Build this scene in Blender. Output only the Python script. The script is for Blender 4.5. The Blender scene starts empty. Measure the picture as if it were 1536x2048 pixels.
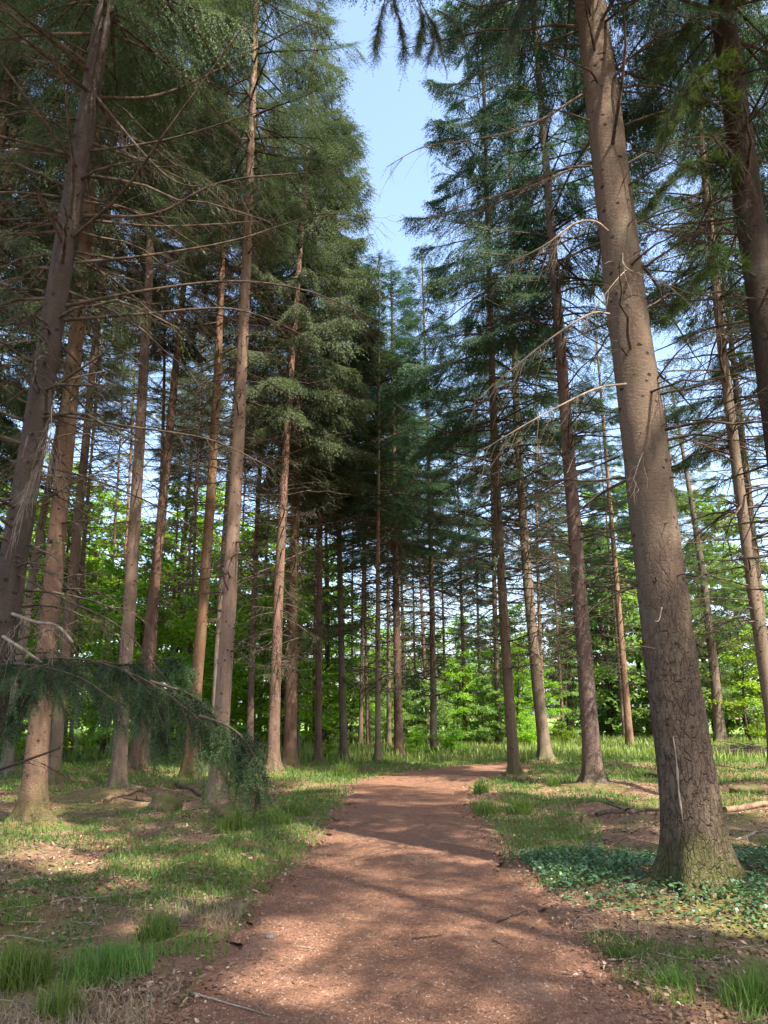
import bpy, math, random
import numpy as np
from mathutils import Vector

scene = bpy.context.scene
COL = scene.collection
PI = math.pi

# ------------------------------------------------------------------ camera
F_PX, PITCH, EYE = 1538.0, math.radians(14.9), 1.60      # focal length in px of the 1536x2048 photo
cam_d = bpy.data.cameras.new('camera')
cam_d.sensor_fit = 'AUTO'
cam_d.sensor_width = 36.0
cam_d.lens = F_PX / 2048.0 * 36.0
cam_d.clip_start = 0.05
cam_d.clip_end = 3000.0
cam = bpy.data.objects.new('camera', cam_d)
cam.location = (0, 0, EYE)
cam.rotation_euler = (PI / 2 + PITCH, 0, 0)
COL.objects.link(cam)
scene.camera = cam

# ------------------------------------------------------------------ sky, sun, exposure
SUN_AZ, SUN_EL = math.radians(142), math.radians(54)      # azimuth clockwise from the view direction (+Y)
world = bpy.data.worlds.new('World')
scene.world = world
world.use_nodes = True
wn = world.node_tree
for n in list(wn.nodes):
    wn.nodes.remove(n)
w_out = wn.nodes.new('ShaderNodeOutputWorld')
w_bg = wn.nodes.new('ShaderNodeBackground')
w_sky = wn.nodes.new('ShaderNodeTexSky')
w_sky.sky_type = 'NISHITA'
w_sky.sun_disc = False
w_sky.sun_elevation = SUN_EL
w_sky.sun_rotation = SUN_AZ
w_sky.air_density = 1.0
w_sky.dust_density = 2.5
w_sky.ozone_density = 0.7
w_bg.inputs['Strength'].default_value = 0.15
wn.links.new(w_sky.outputs[0], w_bg.inputs[0])
wn.links.new(w_bg.outputs[0], w_out.inputs[0])

sun_d = bpy.data.lights.new('sun', 'SUN')
sun_d.energy = 5.0
sun_d.angle = math.radians(0.5)
sun_d.color = (1.0, 0.93, 0.82)
sun = bpy.data.objects.new('sun', sun_d)
SUN_DIR = Vector((math.sin(SUN_AZ) * math.cos(SUN_EL), math.cos(SUN_AZ) * math.cos(SUN_EL), math.sin(SUN_EL)))
sun.rotation_euler = SUN_DIR.to_track_quat('Z', 'Y').to_euler()
sun.location = SUN_DIR * 60
COL.objects.link(sun)

scene.view_settings.view_transform = 'Standard'
scene.view_settings.look = 'None'
scene.view_settings.exposure = 1.9
scene.view_settings.gamma = 1.0
scene.view_settings.use_curve_mapping = False
scene.cycles.use_denoising = True
scene.cycles.max_bounces = 8
scene.cycles.diffuse_bounces = 4
scene.cycles.transmission_bounces = 4
scene.cycles.glossy_bounces = 2
scene.cycles.sample_clamp_indirect = 6.0

# ------------------------------------------------------------------ numbers
CP, SP = math.cos(PITCH), math.sin(PITCH)


def ray(px, py):
    dx = (px - 768.0) / F_PX
    dy = (1024.0 - py) / F_PX
    return np.array([dx, CP - dy * SP, SP + dy * CP])


def ground_at(px, py):
    d = ray(px, py)
    t = EYE / -d[2]
    return np.array([d[0] * t, d[1] * t, 0.0])


def at_depth(px, py, y):
    """world point on the plane Y = y behind the photo's pixel"""
    d = ray(px, py)
    t = y / d[1]
    return np.array([d[0] * t, y, EYE + d[2] * t])


def depth_of(p):
    return p[1] * CP + (p[2] - EYE) * SP


def unit(v):
    return v / np.maximum(np.linalg.norm(v, axis=-1, keepdims=True), 1e-9)


# value noise (2-D), used for the lie of the land and for scatter masks
_perm = np.random.default_rng(77).random((256, 256))


def vnoise(x, y):
    x = np.asarray(x, float)
    y = np.asarray(y, float)
    xi, yi = np.floor(x).astype(int), np.floor(y).astype(int)
    fx, fy = x - xi, y - yi
    fx, fy = fx * fx * (3 - 2 * fx), fy * fy * (3 - 2 * fy)
    a = _perm[xi & 255, yi & 255]
    b = _perm[(xi + 1) & 255, yi & 255]
    c = _perm[xi & 255, (yi + 1) & 255]
    d = _perm[(xi + 1) & 255, (yi + 1) & 255]
    return (a * (1 - fx) + b * fx) * (1 - fy) + (c * (1 - fx) + d * fx) * fy


def fbm(x, y, o=3):
    s, a, t = 0, 1.0, 0
    for k in range(o):
        s = s + a * vnoise(x * 2 ** k + 17.3 * k, y * 2 ** k + 5.1 * k)
        t += a
        a *= 0.5
    return s / t


# ------------------------------------------------------------------ the path's edges, as X over Y
_L = [(250, 2200), (330, 2048), (430, 1900), (520, 1800), (618, 1710), (660, 1640), (696, 1590), (712, 1563), (800, 1546), (905, 1533), (1010, 1526)]
_R = [(1500, 2200), (1330, 2048), (1190, 1900), (1090, 1800), (1010, 1710), (965, 1640), (932, 1600), (945, 1572), (985, 1555), (1040, 1547), (1075, 1539)]
_L = np.array([ground_at(*p)[:2] for p in _L])
_R = np.array([ground_at(*p)[:2] for p in _R])


def path_l(y):
    return np.interp(y, _L[:, 1], _L[:, 0])


def path_r(y):
    return np.interp(y, _R[:, 1], _R[:, 0])


PATH_Y1 = float(_L[-1, 1])


def off_path(x, y):
    """metres outside the path's edge (negative on the path)"""
    x = np.asarray(x, float)
    y = np.asarray(y, float)
    d = np.maximum(path_l(y) - x, x - path_r(y))
    d = np.where(y > PATH_Y1, np.maximum(d, (y - PATH_Y1) * 0.5 + 0.2 * (x < 3)), d)
    return d


TREE_XY = []          # filled with (x, y, radius) so that the ground swells at each trunk's foot


def ground_z(x, y):
    x = np.asarray(x, float)
    y = np.asarray(y, float)
    k = np.clip((off_path(x, y) + 0.1) / 1.2, 0, 1)
    z = k * ((fbm(x * 0.55 + 3, y * 0.55, 3) - 0.5) * 0.34 + (fbm(x * 2.1, y * 2.1 + 9, 2) - 0.5) * 0.10)
    z = z + (1 - k) * (fbm(x * 0.9, y * 0.9 + 40, 2) - 0.5) * 0.035
    far = np.clip((np.hypot(x, y) - 45) / 30, 0, 1)
    z = z * (1 - far)
    for (tx, ty, r) in TREE_XY:
        d2 = (x - tx) ** 2 + (y - ty) ** 2
        z = z * (1 - np.exp(-d2 / (r * 2.2) ** 2)) + 0.10 * np.exp(-d2 / (r * 3.2) ** 2)
    return z


# ------------------------------------------------------------------ mesh helpers
class MB:
    """gathers triangles and quads and links them as ONE mesh object"""

    def __init__(self):
        self.v, self.f, self.n, self.t = [], [], 0, []

    def add(self, v, f, tint=None):
        v = np.asarray(v, np.float32).reshape(-1, 3)
        f = np.asarray(f, np.int64)
        if len(f) == 0:
            return
        self.v.append(v)
        self.f.append(f + self.n)
        self.t.append(np.full(len(v), 0.5, np.float32) if tint is None else np.asarray(tint, np.float32).reshape(-1))
        self.n += len(v)

    def mesh(self, name, mat, smooth=True):
        me = bpy.data.meshes.new(name)
        V = np.concatenate(self.v)
        loops = np.concatenate([f.reshape(-1) for f in self.f])
        sizes = np.concatenate([np.full(len(f), f.shape[1]) for f in self.f])
        me.vertices.add(len(V))
        me.vertices.foreach_set('co', V.reshape(-1))
        me.loops.add(len(loops))
        me.loops.foreach_set('vertex_index', loops.astype(np.int32))
        me.polygons.add(len(sizes))
        starts = np.concatenate([[0], np.cumsum(sizes)[:-1]])
        me.polygons.foreach_set('loop_start', starts.astype(np.int32))
        me.polygons.foreach_set('loop_total', sizes.astype(np.int32))
        me.polygons.foreach_set('use_smooth', np.full(len(sizes), smooth, bool))
        a = me.attributes.new('tint', 'FLOAT', 'POINT')
        a.data.foreach_set('value', np.concatenate(self.t))
        me.materials.append(mat)
        me.update(calc_edges=True)
        return me

    def build(self, name, mat, parent=None, smooth=True, loc=None):
        o = bpy.data.objects.new(name, self.mesh(name, mat, smooth))
        COL.objects.link(o)
        if parent is not None:
            o.parent = parent
        if loc is not None:
            o.location = loc
        return o


def tubes(mb, P, R, sides=4, tint=None, cap=False):
    """P (N,K,3) centre lines, R (N,K) radii"""
    P = np.asarray(P, float)
    R = np.asarray(R, float)
    N, K = P.shape[:2]
    T = np.empty_like(P)
    T[:, 1:-1] = P[:, 2:] - P[:, :-2]
    T[:, 0] = P[:, 1] - P[:, 0]
    T[:, -1] = P[:, -1] - P[:, -2]
    T = unit(T)
    main = unit(P[:, -1] - P[:, 0])
    ref = np.where(np.abs(main[:, 2:3]) > 0.8, np.array([[1.0, 0.1, 0]]), np.array([[0, 0.1, 1.0]]))
    U = unit(np.cross(T, ref[:, None, :]))
    W = np.cross(T, U)
    a = np.arange(sides) * 2 * PI / sides
    V = P[:, :, None, :] + R[:, :, None, None] * (np.cos(a)[None, None, :, None] * U[:, :, None, :] + np.sin(a)[None, None, :, None] * W[:, :, None, :])
    idx = np.arange(N * K * sides).reshape(N, K, sides)
    q = np.stack([idx[:, :-1], np.roll(idx, -1, 2)[:, :-1], np.roll(idx, -1, 2)[:, 1:], idx[:, 1:]], -1).reshape(-1, 4)
    t = None if tint is None else np.repeat(np.asarray(tint), K * sides)
    mb.add(V.reshape(-1, 3), q, t)


def needles(mb, P, D, L, rng, n=10, nl=0.02, tint=None, wid=0.55):
    """twigs clothed in needles: P start, D direction, L length; n needle tufts a twig, each one thin triangle"""
    N = len(P)
    D = unit(D)
    ref = unit(rng.normal(size=(N, 3)))
    U = unit(np.cross(D, ref))
    W = np.cross(D, U)
    s = (np.arange(n) + rng.random((N, n)) * 0.6) / n
    ang = (np.arange(n) * 2.4)[None, :] + rng.random((N, 1)) * 6.28 + rng.normal(0, 0.3, (N, n))
    base = P[:, None, :] + D[:, None, :] * (s * L[:, None])[:, :, None]
    side = np.cos(ang)[:, :, None] * U[:, None, :] + np.sin(ang)[:, :, None] * W[:, None, :]
    ln = nl * (0.7 + 0.6 * rng.random((N, n))) * (1.0 - 0.35 * s)
    half = (L[:, None] / n * wid)[:, :, None] * D[:, None, :]
    tip = base + side * ln[:, :, None] + D[:, None, :] * (ln * 0.75)[:, :, None]
    V = np.stack([base - half, base + half, tip], 2).reshape(-1, 3)
    F = np.arange(len(V)).reshape(-1, 3)
    tt = None
    if tint is not None:
        tt = np.repeat(np.asarray(tint), n * 3)
    mb.add(V, F, tt)


def bez(p0, p1, p2, p3, K):
    t = np.linspace(0, 1, K)[:, None]
    return (1 - t) ** 3 * p0 + 3 * (1 - t) ** 2 * t * p1 + 3 * (1 - t) * t * t * p2 + t ** 3 * p3


def poly(pts, K):
    """smooth curve (Catmull-Rom) through points, K samples"""
    pts = np.asarray(pts, float)
    d = np.concatenate([[0], np.cumsum(np.linalg.norm(np.diff(pts, axis=0), axis=1))])
    q = np.vstack([2 * pts[0] - pts[1], pts, 2 * pts[-1] - pts[-2]])
    out = []
    for u in np.linspace(0, d[-1], K):
        i = min(int(np.searchsorted(d, u, 'right')) - 1, len(pts) - 2)
        t = (u - d[i]) / max(d[i + 1] - d[i], 1e-9)
        a, b, c, e = q[i], q[i + 1], q[i + 2], q[i + 3]
        out.append(0.5 * (2 * b + (c - a) * t + (2 * a - 5 * b + 4 * c - e) * t * t + (3 * b - a - 3 * c + e) * t ** 3))
    return np.array(out)


# ------------------------------------------------------------------ objects
def tag(o, label=None, cat=None, group=None, kind=None):
    if label:
        o['label'] = label
    if cat:
        o['category'] = cat
    if group:
        o['group'] = group
    if kind:
        o['kind'] = kind
    return o


def thing(name, label, cat, loc, group=None):
    o = bpy.data.objects.new(name, None)
    o.empty_display_size = 0.3
    o.location = [float(c) for c in loc]
    COL.objects.link(o)
    return tag(o, label, cat, group)


# ------------------------------------------------------------------ materials
class NT:
    def __init__(self, name):
        self.m = bpy.data.materials.new(name)
        self.m.use_nodes = True
        self.t = self.m.node_tree
        for n in list(self.t.nodes):
            self.t.nodes.remove(n)
        self.out = self.t.nodes.new('ShaderNodeOutputMaterial')

    def n(self, kind, **kw):
        x = self.t.nodes.new(kind)
        for k, v in kw.items():
            setattr(x, k, v)
        return x

    def set(self, node, key, val):
        if hasattr(val, 'node'):
            self.t.links.new(val, node.inputs[key])
        else:
            node.inputs[key].default_value = val
        return node

    def coords(self, scale=(1, 1, 1), kind='Object'):
        c = self.n('ShaderNodeTexCoord')
        m = self.n('ShaderNodeMapping')
        m.inputs['Scale'].default_value = scale
        self.t.links.new(c.outputs[kind], m.inputs[0])
        return m.outputs[0]

    def noise(self, vec, scale, detail=4, rough=0.55, dist=0.0):
        x = self.n('ShaderNodeTexNoise')
        self.set(x, 'Vector', vec)
        x.inputs['Scale'].default_value = scale
        x.inputs['Detail'].default_value = detail
        x.inputs['Roughness'].default_value = rough
        x.inputs['Distortion'].default_value = dist
        return x.outputs['Fac']

    def voro(self, vec, scale, feature='F1', rnd=1.0):
        x = self.n('ShaderNodeTexVoronoi', feature=feature)
        self.set(x, 'Vector', vec)
        x.inputs['Scale'].default_value = scale
        x.inputs['Randomness'].default_value = rnd
        return x

    def ramp(self, fac, stops, interp='LINEAR'):
        x = self.n('ShaderNodeValToRGB')
        x.color_ramp.interpolation = interp
        while len(x.color_ramp.elements) < len(stops):
            x.color_ramp.elements.new(0.5)
        for e, (p, c) in zip(x.color_ramp.elements, stops):
            e.position = p
            e.color = c if len(c) == 4 else (*c, 1)
        self.t.links.new(fac, x.inputs[0])
        return x.outputs[0]

    def step(self, fac, lo, hi):
        x = self.n('ShaderNodeMapRange', interpolation_type='SMOOTHSTEP')
        self.set(x, 'Value', fac)
        x.inputs['From Min'].default_value = lo
        x.inputs['From Max'].default_value = hi
        return x.outputs[0]

    def math(self, op, a, b=0.0):
        x = self.n('ShaderNodeMath', operation=op)
        for i, v in enumerate((a, b)):
            if hasattr(v, 'node'):
                self.t.links.new(v, x.inputs[i])
            else:
                x.inputs[i].default_value = v
        return x.outputs[0]

    def mix(self, fac, a, b, blend='MIX'):
        x = self.n('ShaderNodeMix', data_type='RGBA', blend_type=blend)
        for i, v in ((0, fac), (6, a), (7, b)):
            if hasattr(v, 'node'):
                self.t.links.new(v, x.inputs[i])
            else:
                x.inputs[i].default_value = v if i == 0 else ((*v, 1) if len(v) == 3 else v)
        return x.outputs[2]

    def attr(self, name):
        x = self.n('ShaderNodeAttribute')
        x.attribute_name = name
        return x.outputs['Fac']

    def rand(self):
        return self.n('ShaderNodeObjectInfo').outputs['Random']

    def bsdf(self, color, rough=0.85, spec=0.25, bump=None, strength=0.5, dist=0.02):
        b = self.n('ShaderNodeBsdfPrincipled')
        self.set(b, 'Base Color', color if hasattr(color, 'node') else (*color, 1))
        self.set(b, 'Roughness', rough)
        self.set(b, 'Specular IOR Level', spec)
        if bump is not None:
            x = self.n('ShaderNodeBump')
            x.inputs['Strength'].default_value = strength
            x.inputs['Distance'].default_value = dist
            self.t.links.new(bump, x.inputs['Height'])
            self.t.links.new(x.outputs[0], b.inputs['Normal'])
        return b.outputs[0]

    def done(self, shader):
        self.t.links.new(shader, self.out.inputs[0])
        return self.m


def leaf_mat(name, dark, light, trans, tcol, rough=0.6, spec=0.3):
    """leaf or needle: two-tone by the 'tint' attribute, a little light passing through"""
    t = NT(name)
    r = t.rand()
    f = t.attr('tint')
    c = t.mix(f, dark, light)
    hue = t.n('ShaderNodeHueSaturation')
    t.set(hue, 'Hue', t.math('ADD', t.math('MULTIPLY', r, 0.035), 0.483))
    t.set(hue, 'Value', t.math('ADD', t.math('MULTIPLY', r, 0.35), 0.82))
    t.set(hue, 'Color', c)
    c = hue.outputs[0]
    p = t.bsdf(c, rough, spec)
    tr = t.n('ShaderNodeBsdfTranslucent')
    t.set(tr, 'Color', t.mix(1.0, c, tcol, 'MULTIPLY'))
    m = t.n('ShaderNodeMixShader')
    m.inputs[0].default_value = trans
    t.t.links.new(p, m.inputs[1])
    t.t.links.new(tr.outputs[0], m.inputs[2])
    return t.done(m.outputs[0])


def bark_mat(name, base, warm, pale, plates=0.0, fis_hi=3.5, moss=0.5):
    t = NT(name)
    v = t.coords((1, 1, 1))
    r = t.rand()
    vz = t.coords((1, 1, 0.28))
    n1 = t.noise(vz, 5.0, 5, 0.6)
    n2 = t.noise(v, 38.0, 4, 0.65)
    n3 = t.noise(t.coords((1, 1, 3.2)), 16.0, 3, 0.6)           # fine horizontal wrinkles
    col = t.mix(t.step(n1, 0.32, 0.68), base, warm)
    n4 = t.noise(t.coords((1, 1, 0.10)), 17.0, 4, 0.65)
    col = t.mix(t.math('MULTIPLY', t.step(n4, 0.50, 0.72), 0.55), col, (base[0] * 0.5, base[1] * 0.5, base[2] * 0.5))
    col = t.mix(t.math('MULTIPLY', t.step(n3, 0.5, 0.75), 0.45), col, pale)
    col = t.mix(t.math('MULTIPLY', t.step(n2, 0.48, 0.72), 0.5), col, (base[0] * 0.55, base[1] * 0.55, base[2] * 0.55))
    lich = t.math('MULTIPLY', t.step(t.noise(v, 2.3, 4, 0.6), 0.55, 0.72), 0.35)
    col = t.mix(lich, col, (0.165, 0.16, 0.105))
    # knots: small dark scars in loose rings
    k = t.voro(t.coords((1, 1, 1.35)), 6.5)
    knot = t.step(t.math('ADD', k.outputs['Distance'], t.math('MULTIPLY', t.math('SUBTRACT', n2, 0.5), 0.35)), 0.21, 0.12)
    kpick = t.step(t.noise(t.coords((0.6, 0.6, 1.0)), 3.0, 1), 0.43, 0.51)
    knot = t.math('MULTIPLY', knot, kpick)
    col = t.mix(t.math('MULTIPLY', knot, 0.9), col, (0.022, 0.016, 0.012))
    dash = t.voro(t.coords((1, 1, 3.0)), 15.0)
    dsh = t.math('MULTIPLY', t.step(dash.outputs['Distance'], 0.22, 0.10), t.step(t.noise(v, 5.0, 2), 0.45, 0.6))
    col = t.mix(t.math('MULTIPLY', dsh, 0.55), col, (0.05, 0.034, 0.026))
    sep = t.n('ShaderNodeSeparateXYZ')
    t.t.links.new(v, sep.inputs[0])
    z = sep.outputs[2]
    h = t.math('ADD', t.math('MULTIPLY', n2, 0.35), t.math('MULTIPLY', n3, 0.4))
    h = t.math('SUBTRACT', h, t.math('MULTIPLY', knot, 0.5))
    if plates > 0:
        warp = t.n('ShaderNodeVectorMath', operation='ADD')
        nz = t.n('ShaderNodeTexNoise')
        t.set(nz, 'Vector', v)
        nz.inputs['Scale'].default_value = 7.0
        nz.inputs['Detail'].default_value = 3
        sc = t.n('ShaderNodeVectorMath', operation='SCALE')
        t.t.links.new(nz.outputs['Color'], sc.inputs[0])
        sc.inputs['Scale'].default_value = 0.085
        t.t.links.new(v, warp.inputs[0])
        t.t.links.new(sc.outputs[0], warp.inputs[1])
        mp = t.n('ShaderNodeMapping')
        mp.inputs['Scale'].default_value = (1, 1, 0.33)
        t.t.links.new(warp.outputs[0], mp.inputs[0])
        mp.inputs['Scale'].default_value = (1, 1, 0.27)
        e = t.voro(mp.outputs[0], 21.0, 'DISTANCE_TO_EDGE').outputs['Distance']
        e2 = t.voro(mp.outputs[0], 47.0, 'DISTANCE_TO_EDGE').outputs['Distance']
        cell = t.voro(mp.outputs[0], 21.0)
        brk = t.step(t.noise(v, 11.0, 3, 0.6), 0.34, 0.60)
        fis = t.math('MULTIPLY', t.step(e, 0.10, 0.0), t.math('ADD', t.math('MULTIPLY', brk, 0.75), 0.25))
        fis2 = t.math('MULTIPLY', t.math('MULTIPLY', t.step(e2, 0.09, 0.0), 0.55), brk)
        # plates fade out up the stem, in an uneven line
        fade = t.step(t.math('ADD', z, t.math('MULTIPLY', n1, 2.2)), fis_hi + 2.0, fis_hi - 0.3)
        fis = t.math('MULTIPLY', t.math('MAXIMUM', fis, fis2), fade)
        tone = t.n('ShaderNodeSeparateColor')
        t.t.links.new(cell.outputs['Color'], tone.inputs[0])
        col = t.mix(t.math('MULTIPLY', t.math('MULTIPLY', tone.outputs[0], fade), 0.30), col, pale)
        col = t.mix(t.math('MULTIPLY', t.math('MULTIPLY', tone.outputs[1], fade), 0.35), col, (base[0] * 0.6, base[1] * 0.55, base[2] * 0.5))
        col = t.mix(t.math('MULTIPLY', fis, 0.70 * plates), col, (0.045, 0.030, 0.023))
        h = t.math('ADD', t.math('SUBTRACT', h, t.math('MULTIPLY', fis, 1.5 * plates)), t.math('MULTIPLY', t.math('MULTIPLY', tone.outputs[2], fade), 0.5 * plates))
    if moss > 0:
        mz = t.math('SUBTRACT', z, t.math('MULTIPLY', t.noise(v, 4.0, 3), 1.0))
        mm = t.math('MULTIPLY', t.step(mz, 0.25, -0.30), t.step(n2, 0.30, 0.60))
        col = t.mix(t.math('MULTIPLY', mm, moss), col, (0.065, 0.078, 0.014))
    hs = t.n('ShaderNodeHueSaturation')
    t.set(hs, 'Value', t.math('ADD', t.math('MULTIPLY', t.math('FRACT', t.math('MULTIPLY', r, 7.3)), 0.50), 0.70))
    t.set(hs, 'Saturation', t.math('ADD', t.math('MULTIPLY', r, -0.35), 1.0))
    t.set(hs, 'Color', col)
    return t.done(t.bsdf(hs.outputs[0], 0.92, 0.15, h, 0.75, 0.022))


M_BARK = bark_mat('bark_spruce', (0.140, 0.080, 0.046), (0.215, 0.116, 0.064), (0.26, 0.172, 0.108), 0.3, 1.2, 0.8)
M_BARK_GREY = bark_mat('bark_grey', (0.112, 0.078, 0.050), (0.155, 0.102, 0.064), (0.21, 0.16, 0.114), 0.3, 0.6, 0.6)
M_BARK_BIG = bark_mat('bark_plated', (0.138, 0.099, 0.069), (0.168, 0.114, 0.077), (0.23, 0.175, 0.125), 1.0, 3.0, 0.95)
M_BARK_RED = bark_mat('bark_red', (0.112, 0.058, 0.036), (0.175, 0.085, 0.051), (0.205, 0.125, 0.083), 0.6, 5.0, 0.5)
M_BARK_SHADED = bark_mat('bark_shaded', (0.046, 0.029, 0.017), (0.076, 0.045, 0.026), (0.085, 0.060, 0.040), 0.5, 2.0, 0.6)  # spruce bark darkened: the edge stems' shade is put into the colour


def plain_wood(name, a, b):
    t = NT(name)
    n = t.noise(t.coords(), 9.0, 3)
    c = t.mix(t.step(n, 0.35, 0.65), a, b)
    return t.done(t.bsdf(c, 0.9, 0.15))


M_TWIG = plain_wood('dead_wood', (0.034, 0.025, 0.019), (0.105, 0.080, 0.058))
M_LIMB = plain_wood('limb_wood', (0.036, 0.026, 0.019), (0.080, 0.056, 0.038))
M_PALE = plain_wood('pale_dead_wood', (0.15, 0.115, 0.085), (0.26, 0.21, 0.16))
M_STICKS = plain_wood('fallen_sticks', (0.07, 0.05, 0.036), (0.24, 0.18, 0.13))
M_LOG = plain_wood('log_wood', (0.10, 0.062, 0.040), (0.20, 0.13, 0.08))
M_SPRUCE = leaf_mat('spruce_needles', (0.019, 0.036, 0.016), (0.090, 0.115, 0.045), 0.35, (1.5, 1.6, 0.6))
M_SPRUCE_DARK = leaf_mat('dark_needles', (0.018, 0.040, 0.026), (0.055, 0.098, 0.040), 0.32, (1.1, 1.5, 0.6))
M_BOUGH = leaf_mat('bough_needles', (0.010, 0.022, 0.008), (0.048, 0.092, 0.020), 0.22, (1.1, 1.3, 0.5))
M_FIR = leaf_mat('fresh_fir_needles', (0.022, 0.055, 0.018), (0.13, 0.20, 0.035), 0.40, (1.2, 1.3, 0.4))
M_DEADN = leaf_mat('brown_needles', (0.055, 0.040, 0.026), (0.13, 0.10, 0.065), 0.2, (1, 0.8, 0.5))
M_BEECH = leaf_mat('beech_leaves', (0.075, 0.165, 0.018), (0.23, 0.36, 0.050), 0.6, (1.9, 1.9, 0.6), 0.5)
M_LEAF_PALE = leaf_mat('pale_leaves', (0.085, 0.17, 0.050), (0.20, 0.30, 0.085), 0.5, (1.5, 1.5, 0.7), 0.5)
M_SEEDLING = leaf_mat('seedling_leaves', (0.045, 0.075, 0.022), (0.125, 0.165, 0.045), 0.35, (1.1, 1.2, 0.5), 0.5)
M_STRAW = leaf_mat('straw', (0.15, 0.11, 0.06), (0.34, 0.28, 0.17), 0.25, (1, 0.9, 0.7), 0.6)
M_GRASS = leaf_mat('grass_blades', (0.048, 0.095, 0.022), (0.155, 0.230, 0.045), 0.42, (1.1, 1.2, 0.5), 0.5)
M_IVY = leaf_mat('ivy_leaves', (0.030, 0.075, 0.034), (0.105, 0.195, 0.072), 0.22, (0.9, 1.2, 0.5), 0.42, 0.5)


def litter_mat():
    t = NT('dry_leaf_litter')
    f = t.attr('tint')
    c = t.ramp(f, [(0.0, (0.075, 0.042, 0.026)), (0.45, (0.17, 0.095, 0.055)), (0.75, (0.30, 0.20, 0.12)), (1.0, (0.40, 0.31, 0.23))])
    return t.done(t.bsdf(c, 0.8, 0.2))


M_LITTER = litter_mat()


def path_mat():
    t = NT('bark_mulch_path')
    v = t.coords()
    n1 = t.noise(v, 0.9, 4, 0.6)
    n2 = t.noise(v, 55.0, 5, 0.75)
    n3 = t.noise(v, 9.0, 5, 0.65)
    chip = t.voro(t.coords((1, 0.6, 1)), 85.0)
    tone = t.n('ShaderNodeSeparateColor')
    t.t.links.new(chip.outputs['Color'], tone.inputs[0])
    c = t.mix(t.step(n1, 0.35, 0.65), (0.160, 0.078, 0.046), (0.218, 0.110, 0.066))
    c = t.mix(t.math('MULTIPLY', t.step(n3, 0.42, 0.68), 0.55), c, (0.115, 0.058, 0.037))
    c = t.mix(t.math('MULTIPLY', t.step(t.noise(t.coords((1, 0.35, 1)), 1.7, 3), 0.56, 0.72), 0.45), c, (0.215, 0.145, 0.105))
    c = t.mix(t.math('MULTIPLY', t.step(n2, 0.40, 0.72), 0.6), c, (0.095, 0.050, 0.034))
    c = t.mix(t.math('MULTIPLY', t.step(tone.outputs[0], 0.55, 1.0), 0.45), c, (0.30, 0.17, 0.11))
    c = t.mix(t.math('MULTIPLY', t.step(tone.outputs[1], 0.965, 0.985), 0.6), c, (0.42, 0.33, 0.25))
    h = t.math('ADD', n2, t.math('ADD', t.math('MULTIPLY', n3, 1.2), t.math('MULTIPLY', chip.outputs['Distance'], 0.6)))
    return t.done(t.bsdf(c, 0.95, 0.12, h, 0.9, 0.012))


def soil_mat():
    """forest floor: needle litter, moss and thin green; 'tint' carries how close the path is"""
    t = NT('forest_floor')
    v = t.coords()
    near = t.attr('tint')
    n0 = t.noise(v, 0.45, 4, 0.6)
    n1 = t.noise(v, 1.6, 5, 0.62)
    n2 = t.noise(v, 42.0, 5, 0.75)
    n3 = t.noise(v, 8.0, 5, 0.65)
    c = t.mix(t.step(n1, 0.36, 0.66), (0.165, 0.088, 0.054), (0.24, 0.155, 0.098))
    c = t.mix(t.math('MULTIPLY', t.step(n3, 0.45, 0.7), 0.6), c, (0.085, 0.055, 0.035))
    green = t.math('MULTIPLY', t.step(t.math('ADD', n0, t.math('MULTIPLY', n3, 0.25)), 0.56, 0.74), 0.85)
    mossc = t.mix(t.step(n3, 0.35, 0.65), (0.070, 0.092, 0.022), (0.145, 0.140, 0.036))
    c = t.mix(green, c, mossc)
    c = t.mix(t.math('MULTIPLY', t.step(n2, 0.42, 0.7), 0.6), c, (0.055, 0.038, 0.024))
    c = t.mix(t.math('MULTIPLY', near, 0.85), c, t.mix(t.step(n2, 0.4, 0.7), (0.235, 0.130, 0.086), (0.11, 0.06, 0.04)))
    h = t.math('ADD', n2, t.math('MULTIPLY', n3, 2.0))
    return t.done(t.bsdf(c, 0.95, 0.1, h, 0.9, 0.02))


M_PATH = path_mat()
M_SOIL = soil_mat()


def meadow_mat():
    t = NT('meadow')
    v = t.coords()
    n = t.noise(v, 0.12, 4)
    c = t.mix(t.step(n, 0.35, 0.65), (0.10, 0.17, 0.035), (0.17, 0.23, 0.06))
    c = t.mix(t.math('MULTIPLY', t.step(t.noise(v, 3.0, 4), 0.45, 0.7), 0.5), c, (0.07, 0.11, 0.03))
    return t.done(t.bsdf(c, 0.95, 0.1))


M_MEADOW = meadow_mat()
M_MEADOWGRASS = leaf_mat('meadow_blades', (0.085, 0.135, 0.030), (0.23, 0.30, 0.085), 0.45, (1.3, 1.3, 0.6), 0.5)

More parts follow.
